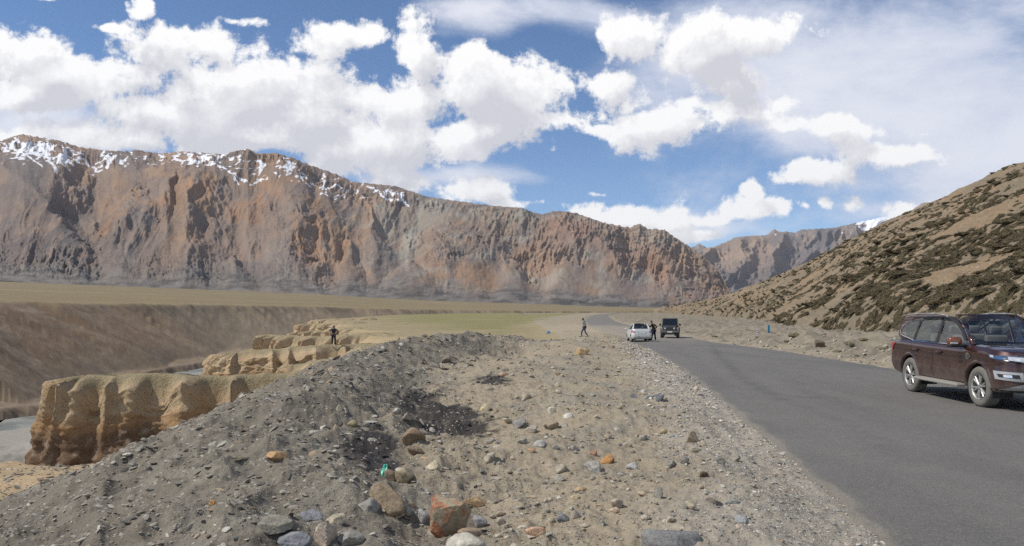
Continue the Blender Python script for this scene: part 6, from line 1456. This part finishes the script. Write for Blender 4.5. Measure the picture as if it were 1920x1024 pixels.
# --- white saloon seen from behind ---
def build_saloon():
    s = Car(L=3.99, W=1.695, rw=0.30, ww=0.20, arch=0.345, axles=(-1.22, 1.20), nside=56, tumble=0.42, bow_f=0.10, bow_r=0.0,
            corner=(0.50, 0.40, 0.30, 0.26), crown=0.03, roofcrown=0.05, roofbow=0.05, cab=(-1.36, 0.98),
            wprof=[(0, 0.92), (0.15, 0.97), (0.4, 1.0), (0.7, 0.985), (0.88, 0.96), (1.0, 0.89)],
            xf=[(0, 1.93), (0.3, 1.99), (0.6, 1.97), (1, 1.85)], xr=[(0, -1.93), (0.15, -1.995), (0.45, -1.99), (0.6, -1.95), (0.85, -1.93), (1, -1.90)],
            top=[(-2.0, 1.02), (-1.88, 1.055), (-1.3, 1.03), (0.0, 0.96), (0.9, 0.95), (1.3, 0.90), (1.7, 0.82), (1.9, 0.74), (2.0, 0.68)],
            bot=[(-2.0, 0.30), (-1.6, 0.24), (1.6, 0.22), (2.0, 0.27)],
            roofline=[(0.98, 0.955), (0.5, 1.24), (0.10, 1.44), (-0.10, 1.475), (-0.6, 1.485), (-0.88, 1.45), (-1.10, 1.32), (-1.50, 1.045)],
            roofx=(-0.90, 0.08), sidebase=(-1.50, 0.98), windows=[])
    fw = [(0.72, 1.0), (0.42, 1.20), (0.08, 1.385), (-0.16, 1.41), (-0.20, 0.985)]; rwn = [(-0.28, 0.985), (-0.24, 1.41), (-0.62, 1.40), (-0.92, 1.30), (-1.08, 1.10), (-1.05, 1.02)]
    s.windows = [fw, rwn]
    paint = car_paint('white_car_paint', (0.62, 0.63, 0.62), 0.0, 0.35, 0.7, 0.35, (0.36, 0.33, 0.27))
    e = empty('saloon_car', (0, 0, 0), 0, "white saloon standing on the road's left edge, seen from behind", 'car')
    s.shell(e, paint)
    s.screen('rear_window', e, -1.40, 1.055, -0.92, 1.435, 0.15, 0.06, -0.10, -0.06, M_GLASS)
    s.screen('windscreen', e, 0.96, 0.965, 0.10, 1.43, 0.06, 0.05, 0.12, 0.06, M_GLASS_CLEAR)
    for sgn in (1, -1):
        bm = bmesh.new(); add_cyl(bm, (-1.48, sgn*(s.yside(-1.45, 1.05)-0.05), 1.04), (-0.92, sgn*(s.yside(-0.92, 1.43)-0.03), 1.435), 0.055, 0.04, 10); bm_obj('rear_pillar', bm, paint, e, smooth=True)
        bm = bmesh.new(); add_cyl(bm, (0.97, sgn*(s.yside(0.95, 0.96)-0.03), 0.96), (0.10, sgn*(s.yside(0.1, 1.43)-0.03), 1.435), 0.04, 0.035, 10); bm_obj('windscreen_pillar', bm, paint, e, smooth=True)
        for lp, nm in ((fw, 'front_door_window'), (rwn, 'rear_door_window')): s.side_panel(nm, e, lp, sgn, M_GLASS, -0.01)
        s.side_strip('door_gap', [(0.80, 0.93), (0.85, 0.6), (0.78, 0.28), (-0.22, 0.28), (-0.25, 0.95)], e, M_BLACK, sgn, 0.010, 0.003)
        s.side_strip('door_gap', [(-0.25, 0.28), (-0.78, 0.30), (-0.95, 0.62), (-1.08, 0.72), (-1.10, 0.97)], e, M_BLACK, sgn, 0.010, 0.003)
        s.side_strip('door_pillar', [(-0.22, 1.41), (-0.24, 0.99)], e, M_BLACK, sgn, 0.08, 0.004)
        for x in (-0.08, -0.93):
            bm = bmesh.new(); add_box(bm, (x, sgn*(s.yside(x, 0.80)+0.018), 0.80), (0.18, 0.03, 0.035), 0.01); bm_obj('door_handle', bm, paint, e)
        for xa in s.axles: s.wheel(e, xa, sgn, False, 8)
        bm = bmesh.new(); add_box(bm, (0.66, sgn*0.98, 1.02), (0.13, 0.20, 0.14), 0.05, seg=3); add_box(bm, (0.68, sgn*0.87, 0.98), (0.06, 0.12, 0.04), 0.01); bm_obj('wing_mirror', bm, paint, e, smooth=True)
        s.end = -1
        tl = s.skin_patch('tail_light', e, M_RED, [(sgn*0.50, 0.765), (sgn*1.10, 0.765), (sgn*1.02, 0.985), (sgn*0.74, 0.945)], 0.012)
        s.skin_patch('reverse_lens', e, M_LENS, [(sgn*0.60, 0.790), (sgn*0.86, 0.800), (sgn*0.86, 0.850), (sgn*0.68, 0.850)], 0.020, parent=tl)
        s.end = 1
        s.skin_patch('headlight', e, M_LENS, [(sgn*0.5, 0.60), (sgn*1.05, 0.62), (sgn*1.15, 0.74), (sgn*0.55, 0.70)], 0.01)
    s.end = -1
    s.skin_patch('boot_garnish', e, M_CHROME, [(-0.42, 0.868), (0.42, 0.868), (0.42, 0.892), (-0.42, 0.892)], 0.024, n=8)
    s.skin_patch('boot_recess', e, M_SILVER, [(-0.36, 0.68), (0.36, 0.68), (0.38, 0.86), (-0.38, 0.86)], 0.006, n=8)
    s.skin_patch('number_plate', e, M_PLATE, [(-0.25, 0.715), (0.25, 0.715), (0.25, 0.815), (-0.25, 0.815)], 0.016, n=4)
    s.skin_patch('boot_gap', e, M_BLACK, [(-0.60, 0.655), (0.60, 0.655), (0.60, 0.667), (-0.60, 0.667)], 0.004, n=12)
    s.skin_patch('bumper_insert', e, M_SILVER, [(-0.62, 0.335), (0.62, 0.335), (0.62, 0.42), (-0.62, 0.42)], 0.010, n=10)
    s.skin_patch('tow_cover', e, M_BLACK, [(0.18, 0.40), (0.34, 0.40), (0.34, 0.45), (0.18, 0.45)], 0.016, n=2)
    bm = bmesh.new(); add_box(bm, (0, 0, 0.30), (3.5, 1.2, 0.14), 0.02); add_box(bm, (-0.2, 0, 0.42), (2.4, 1.4, 0.08), 0.02); bm_obj('underbody', bm, M_BLACK, e)
    bm = bmesh.new(); add_box(bm, (0.85, 0, 0.85), (0.3, 1.35, 0.2), 0.05); bm_obj('dashboard', bm, M_DARKIN, e)
    bm = bmesh.new(); add_box(bm, (-1.15, 0, 0.95), (0.5, 1.25, 0.03), 0.01); bm_obj('parcel_shelf', bm, M_DARKIN, e)
    for x, ys in ((0.0, (0.36, -0.36)), (-0.75, (0.36, -0.36))):
        for y in ys:
            o = seat(e, x, y, M_SEAT); o.scale = (0.9, 0.9, 0.80)
    return e
SAL = build_saloon(); yy_ = 67.0
SAL.location = (10.62, yy_, float(zroad(np.array(yy_)))+0.03); SAL.rotation_euler = (0, 0, R(90-1.0))

# --- black off-road vehicle with upright hard top ---
def build_jeep():
    paint = car_paint('charcoal_paint', (0.050, 0.052, 0.055), 0.1, 0.45, 0.4, 0.55, (0.20, 0.185, 0.155))
    e = empty('offroad_car', (0, 0, 0), 0, "charcoal boxy off-roader with upright windscreen facing the camera behind the saloon", 'car')
    def loft(name, secs, mat, parent=e, smooth=False):
        bm = bmesh.new(); g = [[bm.verts.new(p) for p in q] for q in secs]; n = len(secs[0])
        for a, b in zip(g[:-1], g[1:]):
            for i in range(n): bm.faces.new((a[i], a[(i+1) % n], b[(i+1) % n], b[i]))
        bm.faces.new(g[0][::-1]); bm.faces.new(g[-1]); bmesh.ops.recalc_face_normals(bm, faces=bm.faces)
        bmesh.ops.bevel(bm, geom=[x for x in bm.edges], offset=0.018, segments=2, affect='EDGES')
        return bm_obj(name, bm, mat, parent)
    def sec(x, w, z0, z1, wt=None): wt = w if wt is None else wt; return [(x, -w/2, z0), (x, w/2, z0), (x, wt/2, z1), (x, -wt/2, z1)]
    body = loft('body', [sec(-1.92, 1.50, 0.55, 1.12), sec(0.55, 1.54, 0.50, 1.14), sec(0.62, 1.50, 0.55, 1.14)], paint)
    loft('bonnet', [sec(0.60, 1.36, 0.72, 1.17, 1.30), sec(1.20, 1.22, 0.72, 1.14, 1.16), sec(1.86, 1.06, 0.72, 1.08, 1.00)], paint)
    gr = loft('grille', [sec(1.85, 1.14, 0.60, 1.075, 1.08), sec(1.93, 1.14, 0.60, 1.065, 1.06)], paint)
    for k in range(7):
        bm = bmesh.new(); add_box(bm, (1.935, -0.27+0.09*k, 0.83), (0.012, 0.05, 0.28), 0.004); bm_obj('grille_slot', bm, M_BLACK, gr)
    top = loft('hard_top', [sec(-1.90, 1.48, 1.12, 1.80, 1.34), sec(0.18, 1.50, 1.12, 1.84, 1.34), sec(0.30, 1.48, 1.72, 1.83, 1.34)], paint)
    fr = bmesh.new()
    for sgn in (1, -1): add_cyl(fr, (0.60, sgn*0.72, 1.12), (0.30, sgn*0.66, 1.80), 0.035, None, 8)
    add_box(fr, (0.30, 0, 1.80), (0.07, 1.36, 0.08), 0.015); add_box(fr, (0.60, 0, 1.14), (0.07, 1.48, 0.07), 0.015); bm_obj('windscreen_frame', fr, paint, e)
    bm = bmesh.new(); bm.faces.new([bm.verts.new(p) for p in ((0.585, -0.68, 1.16), (0.585, 0.68, 1.16), (0.315, 0.63, 1.77), (0.315, -0.63, 1.77))]); bm_obj('windscreen', bm, M_GLASS, e)
    bm = bmesh.new(); add_box(bm, (0.1, 0, 1.3), (0.02, 1.2, 0.6), 0.005); bm_obj('interior', bm, M_DARKIN, e)
    for sgn in (1, -1):
        for (x0, x1, nm) in ((-0.35, 0.42, 'front_door_window'), (-1.75, -0.55, 'rear_side_window')):
            bm = bmesh.new(); q = [(x0, 1.17), (x1, 1.17), (x1-0.18 if nm[0] == 'f' else x1, 1.70), (x0, 1.70)]
            bm.faces.new([bm.verts.new((x, sgn*(0.748-(z-1.12)*0.108+0.006), z)) for x, z in q]); bm_obj(nm, bm, M_GLASS, e)
        for (xa, nm) in ((1.32, 'front_fender'), (-1.13, 'rear_fender')):
            pts = [(xa-0.62, 0.60), (xa-0.42, 0.86), (xa-0.25, 0.95), (xa+0.30, 0.95), (xa+0.50, 0.84), (xa+0.58, 0.66)]
            bm = bmesh.new(); pr = None
            for x, z in pts:
                row = [bm.verts.new((x, sgn*0.60, z+0.01)), bm.verts.new((x, sgn*0.86, z)), bm.verts.new((x, sgn*0.88, z-0.07)), bm.verts.new((x, sgn*0.84, z-0.09))]
                if pr:
                    for k in range(3): bm.faces.new((pr[k], pr[k+1], row[k+1], row[k]))
                pr = row
            bmesh.ops.recalc_face_normals(bm, faces=bm.faces); bm_obj(nm, bm, plain('fender_plastic', (0.085, 0.082, 0.075), 0.7, noise=0.2), e)
        c = Car(W=1.72, rw=0.385, ww=0.25, arch=0.40)
        for xa in (-1.13, 1.32):
            c.wheel(e, xa, sgn, False, 5, 0.385, 0.25)
        bm = bmesh.new(); add_cyl(bm, (1.90, sgn*0.42, 0.93), (1.955, sgn*0.42, 0.93), 0.095, 0.09, 20); hl = bm_obj('headlight', bm, M_LENS, e, smooth=False)
        bm = bmesh.new(); add_cyl(bm, (1.60, sgn*0.74, 0.975), (1.68, sgn*0.74, 0.975), 0.045, None, 12); bm_obj('indicator', bm, M_PLATE, e)
        bm = bmesh.new(); add_box(bm, (0.52, sgn*0.92, 1.24), (0.10, 0.16, 0.22), 0.03); add_cyl(bm, (0.52, sgn*0.74, 1.2), (0.52, sgn*0.9, 1.22), 0.018); bm_obj('wing_mirror', bm, M_BLACK, e)
        s_ = 0.775
        bm = bmesh.new(); add_box(bm, (0.03, sgn*s_, 0.84), (0.82, 0.012, 0.52), 0.004); dr = bm_obj('door', bm, paint, e)
        bm = bmesh.new(); add_box(bm, (-0.28, sgn*(s_+0.02), 0.98), (0.14, 0.03, 0.04), 0.01); bm_obj('handle', bm, M_BLACK, dr)
    bm = bmesh.new(); add_box(bm, (2.02, 0, 0.60), (0.16, 1.62, 0.19), 0.04); add_box(bm, (1.95, 0, 0.46), (0.12, 0.9, 0.12), 0.03); bm_obj('bumper', bm, plain('bumper_plastic', (0.10, 0.098, 0.092), 0.6, noise=0.2), e)
    bm = bmesh.new(); add_box(bm, (2.108, 0.03, 0.60), (0.012, 0.44, 0.11), 0.003); bm_obj('number_plate', bm, M_PLATE, e)
    bm = bmesh.new(); add_box(bm, (-0.1, 0, 0.50), (3.4, 0.8, 0.14), 0.02); add_cyl(bm, (1.32, -0.7, 0.385), (1.32, 0.7, 0.385), 0.05); add_cyl(bm, (-1.13, -0.7, 0.385), (-1.13, 0.7, 0.385), 0.05); add_box(bm, (1.3, 0, 0.66), (1.0, 0.9, 0.2), 0.02); bm_obj('chassis', bm, M_BLACK, e)
    return e
JP = build_jeep(); yj = 74.5
JP.location = (15.05, yj+1.6, float(zroad(np.array(yj)))+0.03); JP.rotation_euler = (0, 0, R(-90-13))

# ---------------- people ----------------
def skin_mesh(name, pts, edges, rad, root, sub=2):
    me = bpy.data.meshes.new(name+'_base'); keys = list(pts); me.from_pydata([pts[k] for k in keys], [(keys.index(a), keys.index(b)) for a, b in edges], [])
    o = bpy.data.objects.new(name, me); COL.objects.link(o)
    md = o.modifiers.new('skin', 'SKIN'); md.use_smooth_shade = True
    for i, k in enumerate(keys):
        r = rad[k]; sv = me.skin_vertices[0].data[i]; sv.radius = r if isinstance(r, tuple) else (r, r); sv.use_root = (k == root)
    sb = o.modifiers.new('sub', 'SUBSURF'); sb.levels = sub; sb.render_levels = sub
    dg = bpy.context.evaluated_depsgraph_get(); ev = o.evaluated_get(dg); m2 = bpy.data.meshes.new_from_object(ev)
    bpy.data.objects.remove(o); return m2
M_SKIN = plain('skin', (0.30, 0.165, 0.10), 0.6, noise=0.08); M_HAIR = plain('black_hair', (0.012, 0.011, 0.010), 0.6)
def lerp3(a, b, t): return tuple(a[i]+(b[i]-a[i])*t for i in range(3))
def person(J, loc, rz, label, top_col, leg_col, shoe_col, hair=M_HAIR, cap=None, sleeves='long', seated=False, group=None):
    """J: joints in metres (x to the person's left, y forward, z up)"""
    e = None
    J = dict(J); pel = J['pelvis']; ch = J['chest']; nk = J['neck']; hd = J['head']
    pts = {'pelvis': pel, 'waist': lerp3(pel, ch, 0.45), 'chest': ch, 'neckb': lerp3(ch, nk, 0.85), 'neck': nk, 'chin': lerp3(nk, hd, 0.35), 'head': hd, 'crown': lerp3(nk, hd, 1.55)}
    ed = [('pelvis', 'waist'), ('waist', 'chest'), ('chest', 'neckb'), ('neckb', 'neck'), ('neck', 'chin'), ('chin', 'head'), ('head', 'crown')]
    rad = {'pelvis': (0.15, 0.115), 'waist': (0.135, 0.10), 'chest': (0.165, 0.115), 'neckb': (0.075, 0.07), 'neck': 0.055, 'chin': (0.064, 0.075), 'head': (0.078, 0.096), 'crown': (0.055, 0.066)}
    for S in ('L', 'R'):
        sh, el, wr = J['sh'+S], J['el'+S], J['wr'+S]; hp, kn, an = J['hip'+S], J['kn'+S], J['an'+S]
        fw = Vector(J.get('fore'+S, (0, 1, 0)))
        toe = tuple(Vector(an)+fw*0.17+Vector((0, 0, -0.055)))
        pts.update({'sh'+S: sh, 'ua'+S: lerp3(sh, el, 0.4), 'el'+S: el, 'fa'+S: lerp3(el, wr, 0.35), 'wr'+S: wr, 'hip'+S: hp, 'th'+S: lerp3(hp, kn, 0.35), 'kn'+S: kn, 'ca'+S: lerp3(kn, an, 0.35), 'an'+S: an, 'toe'+S: toe})
        ed += [('chest', 'sh'+S), ('sh'+S, 'ua'+S), ('ua'+S, 'el'+S), ('el'+S, 'fa'+S), ('fa'+S, 'wr'+S), ('pelvis', 'hip'+S), ('hip'+S, 'th'+S), ('th'+S, 'kn'+S), ('kn'+S, 'ca'+S), ('ca'+S, 'an'+S), ('an'+S, 'toe'+S)]
        rad.update({'sh'+S: 0.062, 'ua'+S: 0.050, 'el'+S: 0.040, 'fa'+S: 0.040, 'wr'+S: 0.026, 'hip'+S: 0.088, 'th'+S: 0.084, 'kn'+S: 0.056, 'ca'+S: 0.056, 'an'+S: 0.036, 'toe'+S: (0.036, 0.024)})
        # hand: palm and five fingers
        hdv = Vector(J.get('hand'+S, (Vector(wr)-Vector(el)).normalized())).normalized()
        side = hdv.cross(Vector((0, 1, 0.2))).normalized()*(1 if S == 'L' else -1); pn = side.cross(hdv).normalized()
        palm = Vector(wr)+hdv*0.055; pts['pm'+S] = tuple(palm); ed.append(('wr'+S, 'pm'+S)); rad['pm'+S] = (0.030, 0.018)
        kn_ = Vector(wr)+hdv*0.092; pts['pk'+S] = tuple(kn_); ed.append(('pm'+S, 'pk'+S)); rad['pk'+S] = (0.032, 0.014)
        for i, (o_, L_) in enumerate(((-0.028, 0.062), (-0.010, 0.078), (0.009, 0.074), (0.026, 0.058))):
            b = kn_+side*o_; c1 = b+hdv*L_*0.55+pn*0.006; c2 = c1+hdv*L_*0.40+pn*0.022
            for nm, p, r in (('a', b, 0.010), ('b', c1, 0.009), ('c', c2, 0.007)): pts['f%s%d%s' % (nm, i, S)] = tuple(p); rad['f%s%d%s' % (nm, i, S)] = r
            ed += [('pk'+S, 'fa%d%s' % (i, S)), ('fa%d%s' % (i, S), 'fb%d%s' % (i, S)), ('fb%d%s' % (i, S), 'fc%d%s' % (i, S))]
        tb = Vector(wr)+hdv*0.035-side*0.028; t1 = tb-side*0.022+hdv*0.030; t2 = t1+hdv*0.030+side*0.004
        for nm, p, r in (('ta', tb, 0.013), ('tb', t1, 0.011), ('tc', t2, 0.008)): pts[nm+S] = tuple(p); rad[nm+S] = r
        ed += [('pm'+S, 'ta'+S), ('ta'+S, 'tb'+S), ('tb'+S, 'tc'+S)]
    # the names fa* of forearm and finger differ: finger keys carry a digit
    me = skin_mesh('person', pts, ed, rad, 'pelvis')
    # face: nose, brow, lips and ears added to the same mesh
    bm = bmesh.new(); bm.from_mesh(me)
    f = Vector(J.get('face', (0, 1, 0))).normalized(); up = (Vector(hd)-Vector(nk)).normalized(); up = (up-f*up.dot(f)).normalized(); rt = f.cross(up)
    def blob(c, r, sc=(1, 1, 1), mi=0):
        q = bmesh.ops.create_uvsphere(bm, u_segments=10, v_segments=8, radius=r)['verts']
        mt = Matrix((rt*sc[0], f*sc[1], up*sc[2])).transposed()
        for v in q: v.co = c+mt @ v.co
        for v in q:
            for fc in v.link_faces: fc.material_index = mi; fc.smooth = True
    H_ = Vector(hd)
    blob(H_+f*0.100-up*0.020, 0.014, (0.9, 1.3, 1.7)); blob(H_+f*0.084-up*0.062, 0.020, (1.3, 0.7, 0.45), 1); blob(H_+f*0.075-up*0.092, 0.026, (1.1, 0.9, 0.8))
    for k in (-1, 1):
        blob(H_+rt*0.082*k-up*0.010, 0.024, (0.4, 0.8, 1.3)); blob(H_+f*0.086+rt*0.031*k+up*0.010, 0.0115, (1.2, 0.7, 0.8), 2)
    bm.to_mesh(me); bm.free()
    for m in (M_SKIN, plain('lips', (0.25, 0.09, 0.07), 0.5), plain('eyes', (0.05, 0.04, 0.035), 0.3)): me.materials.append(m)
    body = bpy.data.objects.new('person', me); COL.objects.link(body); body.location = loc; body.rotation_euler = (0, 0, rz)
    tag(body, label, 'person', group)
    def cloth(name, keys, grow, col, end=None, rough=0.85):
        kk = set(keys); p = {k: pts[k] for k in keys}; e2 = [(a, b) for a, b in ed if a in kk and b in kk]
        r = {k: tuple(x+grow for x in (rad[k] if isinstance(rad[k], tuple) else (rad[k],)*2)) for k in keys}
        if end: r.update(end)
        m_ = skin_mesh(name, p, e2, r, 'pelvis' if 'pelvis' in kk else keys[0])
        m_.materials.append(plain(name+'_cloth', col, rough, spec=0.2, noise=0.18, nscale=9)); o = bpy.data.objects.new(name, m_); COL.objects.link(o); o.parent = body
        for q in m_.polygons: q.use_smooth = True
        return o
    arm = ['shL', 'uaL', 'shR', 'uaR']+(['elL', 'faL', 'elR', 'faR'] if sleeves == 'long' else [])
    if sleeves == 'long':
        for S in 'LR': pts['cuff'+S] = lerp3(pts['fa'+S], pts['wr'+S], 0.85); rad['cuff'+S] = 0.030; ed.append(('fa'+S, 'cuff'+S)); arm.append('cuff'+S)
    cloth('shirt', ['pelvis', 'waist', 'chest', 'neckb']+arm, 0.018, top_col)
    for S in 'LR': pts['hem'+S] = lerp3(pts['ca'+S], pts['an'+S], 0.92); rad['hem'+S] = 0.050; ed.append(('ca'+S, 'hem'+S))
    cloth('trousers', ['pelvis']+[k+S for S in 'LR' for k in ('hip', 'th', 'kn', 'ca', 'hem')], 0.016, leg_col)
    for S in 'LR':
        bm = bmesh.new(); an = Vector(J['an'+S]); fw = Vector(J.get('fore'+S, (0, 1, 0))).normalized(); sd = fw.cross(Vector((0, 0, 1))).normalized(); u2 = sd.cross(fw)
        secs = [(-0.075, 0.030, 0.050), (-0.05, 0.040, 0.075), (0.0, 0.042, 0.085), (0.06, 0.044, 0.065), (0.13, 0.048, 0.048), (0.18, 0.038, 0.040), (0.205, 0.018, 0.026)]
        g = []
        for (t, w, h) in secs:
            row = []
            for k in range(12):
                a = 2*math.pi*k/12; x_ = math.cos(a)*w; z_ = math.sin(a); z_ = z_*h if z_ > 0 else z_*0.022
                row.append(bm.verts.new(an+fw*t+sd*x_+u2*(z_-0.062)))
            g.append(row)
        for a, b in zip(g[:-1], g[1:]):
            for k in range(12): bm.faces.new((a[k], a[(k+1) % 12], b[(k+1) % 12], b[k]))
        bm.faces.new(g[0][::-1]); bm.faces.new(g[-1]); bmesh.ops.recalc_face_normals(bm, faces=bm.faces)
        bm_obj('shoe', bm, plain('shoe', shoe_col, 0.7), body, smooth=True)
    # hair as a shell over the skull
    d, fc = ICO[3]; k = d[:, 1] < 0.35+0.75*np.clip(d[:, 2], -1, 1)
    nn = 1+0.05*fbm(d[:, 0]*4+3, d[:, 1]*4+d[:, 2]*3, 3, 12)
    loc_ = np.array(H_)+np.array(up)*0.018; A = np.stack([np.array(rt)*0.090, np.array(f)*0.107, np.array(up)*0.118], 1)
    v = (d*nn[:, None])@A.T+loc_-np.array(f)*0.006
    vz = d[:, 2] > -0.45
    fsel = fc[(k[fc].all(1)) & (vz[fc].all(1))]
    o = mesh_np('hair', v, fsel, hair, parent=body)
    if cap is not None:
        bm = bmesh.new(); bmesh.ops.create_uvsphere(bm, u_segments=20, v_segments=12, radius=1.0)
        bmesh.ops.delete(bm, geom=[v_ for v_ in bm.verts if v_.co.z < -0.02], context='VERTS')
        for v_ in bm.verts: v_.co = H_+up*0.035+rt*v_.co.x*0.096+f*v_.co.y*0.114+up*v_.co.z*0.095
        q = bmesh.ops.create_circle(bm, cap_ends=True, segments=16, radius=1.0)['verts']
        for v_ in q: v_.co = H_+up*0.040+rt*v_.co.x*0.072+f*(0.125+v_.co.y*0.065)-up*0.02*abs(v_.co.x)
        bm_obj('cap', bm, plain('cap_cloth', cap, 0.8), body, smooth=True)
    return body
def ground_at(x, y): return H(x, y)
# man in dark clothes on the terrace, back to the camera, one hand at his face, other on his hip
bx, by = -15.6, 70.0
bz = -1.33
# (x = his left is screen right when he faces away: x to screen-left for his left hand, so mirror is handled by the turn)
JA = dict(pelvis=(0, 0, 0.95), chest=(0.01, 0.02, 1.33), neck=(0, 0.03, 1.50), head=(-0.01, 0.06, 1.625), face=(-0.2, 1, -0.1),
          shL=(0.19, 0.02, 1.43), elL=(0.40, 0.10, 1.27), wrL=(0.20, 0.22, 1.48), handL=(-0.5, 0.1, 0.9),
          shR=(-0.19, 0.02, 1.43), elR=(-0.42, -0.06, 1.20), wrR=(-0.22, 0.05, 1.03), handR=(0.5, 0.3, -0.5),
          hipL=(0.10, 0, 0.91), knL=(0.13, 0.03, 0.50), anL=(0.15, 0, 0.085), hipR=(-0.10, 0, 0.91), knR=(-0.12, 0.02, 0.50), anR=(-0.13, 0, 0.085), foreL=(0.35, 1, 0), foreR=(-0.2, 1, 0))
def mirror(J): return {({'L': 'R', 'R': 'L'}[k[-1]].join([k[:-1], '']) if k[-1] in 'LR' else k): (-v[0], v[1], v[2]) for k, v in J.items()}
JA = mirror(JA)
px_ = person(JA, (bx, by, bz), 0, "person in dark navy clothes standing on the terrace, hand on hip, back turned", (0.016, 0.020, 0.030), (0.012, 0.013, 0.018), (0.42, 0.40, 0.38))
# walker in grey-blue shirt striding to the left
JW = dict(pelvis=(0, 0, 0.93), chest=(0, 0.03, 1.31), neck=(0, 0.07, 1.48), head=(0, 0.13, 1.60), face=(0, 1, -0.35),
          shL=(0.18, 0.03, 1.41), elL=(0.23, -0.06, 1.14), wrL=(0.20, 0.12, 0.97), shR=(-0.18, 0.05, 1.41), elR=(-0.24, -0.10, 1.15), wrR=(-0.22, 0.04, 0.95),
          hipL=(0.09, 0, 0.90), knL=(0.10, 0.25, 0.52), anL=(0.10, 0.30, 0.10), foreL=(0, 1, -0.05),
          hipR=(-0.09, 0, 0.90), knR=(-0.10, -0.06, 0.48), anR=(-0.10, -0.30, 0.12), foreR=(0, 1, -0.25))
wx, wy = 6.62, 73.0
person(JW, (wx, wy, H(wx, wy)-0.01), R(78), "person in grey shirt and blue trousers walking left across the verge", (0.20, 0.215, 0.23), (0.055, 0.065, 0.115), (0.12, 0.11, 0.10), cap=(0.05, 0.045, 0.04), sleeves='long')
# man leaning beside the saloon
JS = dict(pelvis=(0, 0, 0.94), chest=(0, 0.06, 1.31), neck=(0, 0.12, 1.48), head=(0, 0.19, 1.60), face=(0, 1, -0.45),
          shL=(0.19, 0.06, 1.41), elL=(0.25, -0.20, 1.20), wrL=(0.18, 0.02, 1.02), shR=(-0.19, 0.08, 1.41), elR=(-0.22, 0.22, 1.20), wrR=(-0.12, 0.40, 1.28),
          hipL=(0.09, 0, 0.91), knL=(0.10, -0.08, 0.50), anL=(0.10, -0.13, 0.085), hipR=(-0.09, 0, 0.91), knR=(-0.10, 0.10, 0.50), anR=(-0.11, 0.18, 0.085))
sx_, sy_ = 11.55, 65.2
person(JS, (sx_, sy_, float(zroad(np.array(sy_)))+0.045), R(62), "person in black jumper and dark jeans standing at the saloon's rear corner", (0.018, 0.017, 0.016), (0.022, 0.022, 0.045), (0.60, 0.60, 0.58))
# occupants of the maroon car, seated inside
def seated_joints(): return dict(pelvis=(0, 0, 0.10), chest=(0, -0.06, 0.45), neck=(0, -0.04, 0.62), head=(0, 0.0, 0.745), face=(0.25, 1, 0),
          shL=(0.18, -0.05, 0.54), elL=(0.24, 0.12, 0.32), wrL=(0.14, 0.34, 0.36), shR=(-0.18, -0.05, 0.54), elR=(-0.24, 0.12, 0.32), wrR=(-0.14, 0.34, 0.36),
          hipL=(0.09, 0.05, 0.09), knL=(0.13, 0.42, 0.14), anL=(0.13, 0.50, -0.16), hipR=(-0.09, 0.05, 0.09), knR=(-0.13, 0.42, 0.14), anR=(-0.13, 0.50, -0.16))
Mc = Matrix.LocRotScale(SUV.location, SUV.rotation_euler, None)
for (lx, ly, lab, tc, lc, cp) in ((0.02, -0.40, "person driving the maroon car, seen through its windscreen", (0.42, 0.36, 0.33), (0.03, 0.03, 0.04), None),
                              (-0.88, -0.42, "person in dark cap sitting in the maroon car's rear seat", (0.30, 0.24, 0.20), (0.05, 0.05, 0.06), (0.04, 0.04, 0.05))):
    p = Mc @ Vector((lx, ly, 0.74))
    person(seated_joints(), p, SUV.rotation_euler.z-R(90), lab, tc, lc, (0.05, 0.05, 0.05), cap=cp)

# ---------------- the air ----------------
def build_haze():
    x0, x1, y0, y1, z0, z1 = -4200, 4200, -3400, 10000, -18.5, 1500
    V = np.array([(x, y, z) for x in (x0, x1) for y in (y0, y1) for z in (z0, z1)], float)
    Fq = np.array([(0, 1, 3, 2), (4, 6, 7, 5), (0, 4, 5, 1), (2, 3, 7, 6), (0, 2, 6, 4), (1, 5, 7, 3)])
    m, q = newmat('air')
    v = q.n('ShaderNodeVolumePrincipled', {'Color': (0.80, 0.88, 1.0, 1), 'Density': 0.000034, 'Anisotropy': 0.1})
    q.t.links.new(v.outputs[0], q.n('ShaderNodeOutputMaterial').inputs['Volume'])
    tag(mesh_np('haze', V, Fq, m, smooth=False), kind='stuff')
build_haze()
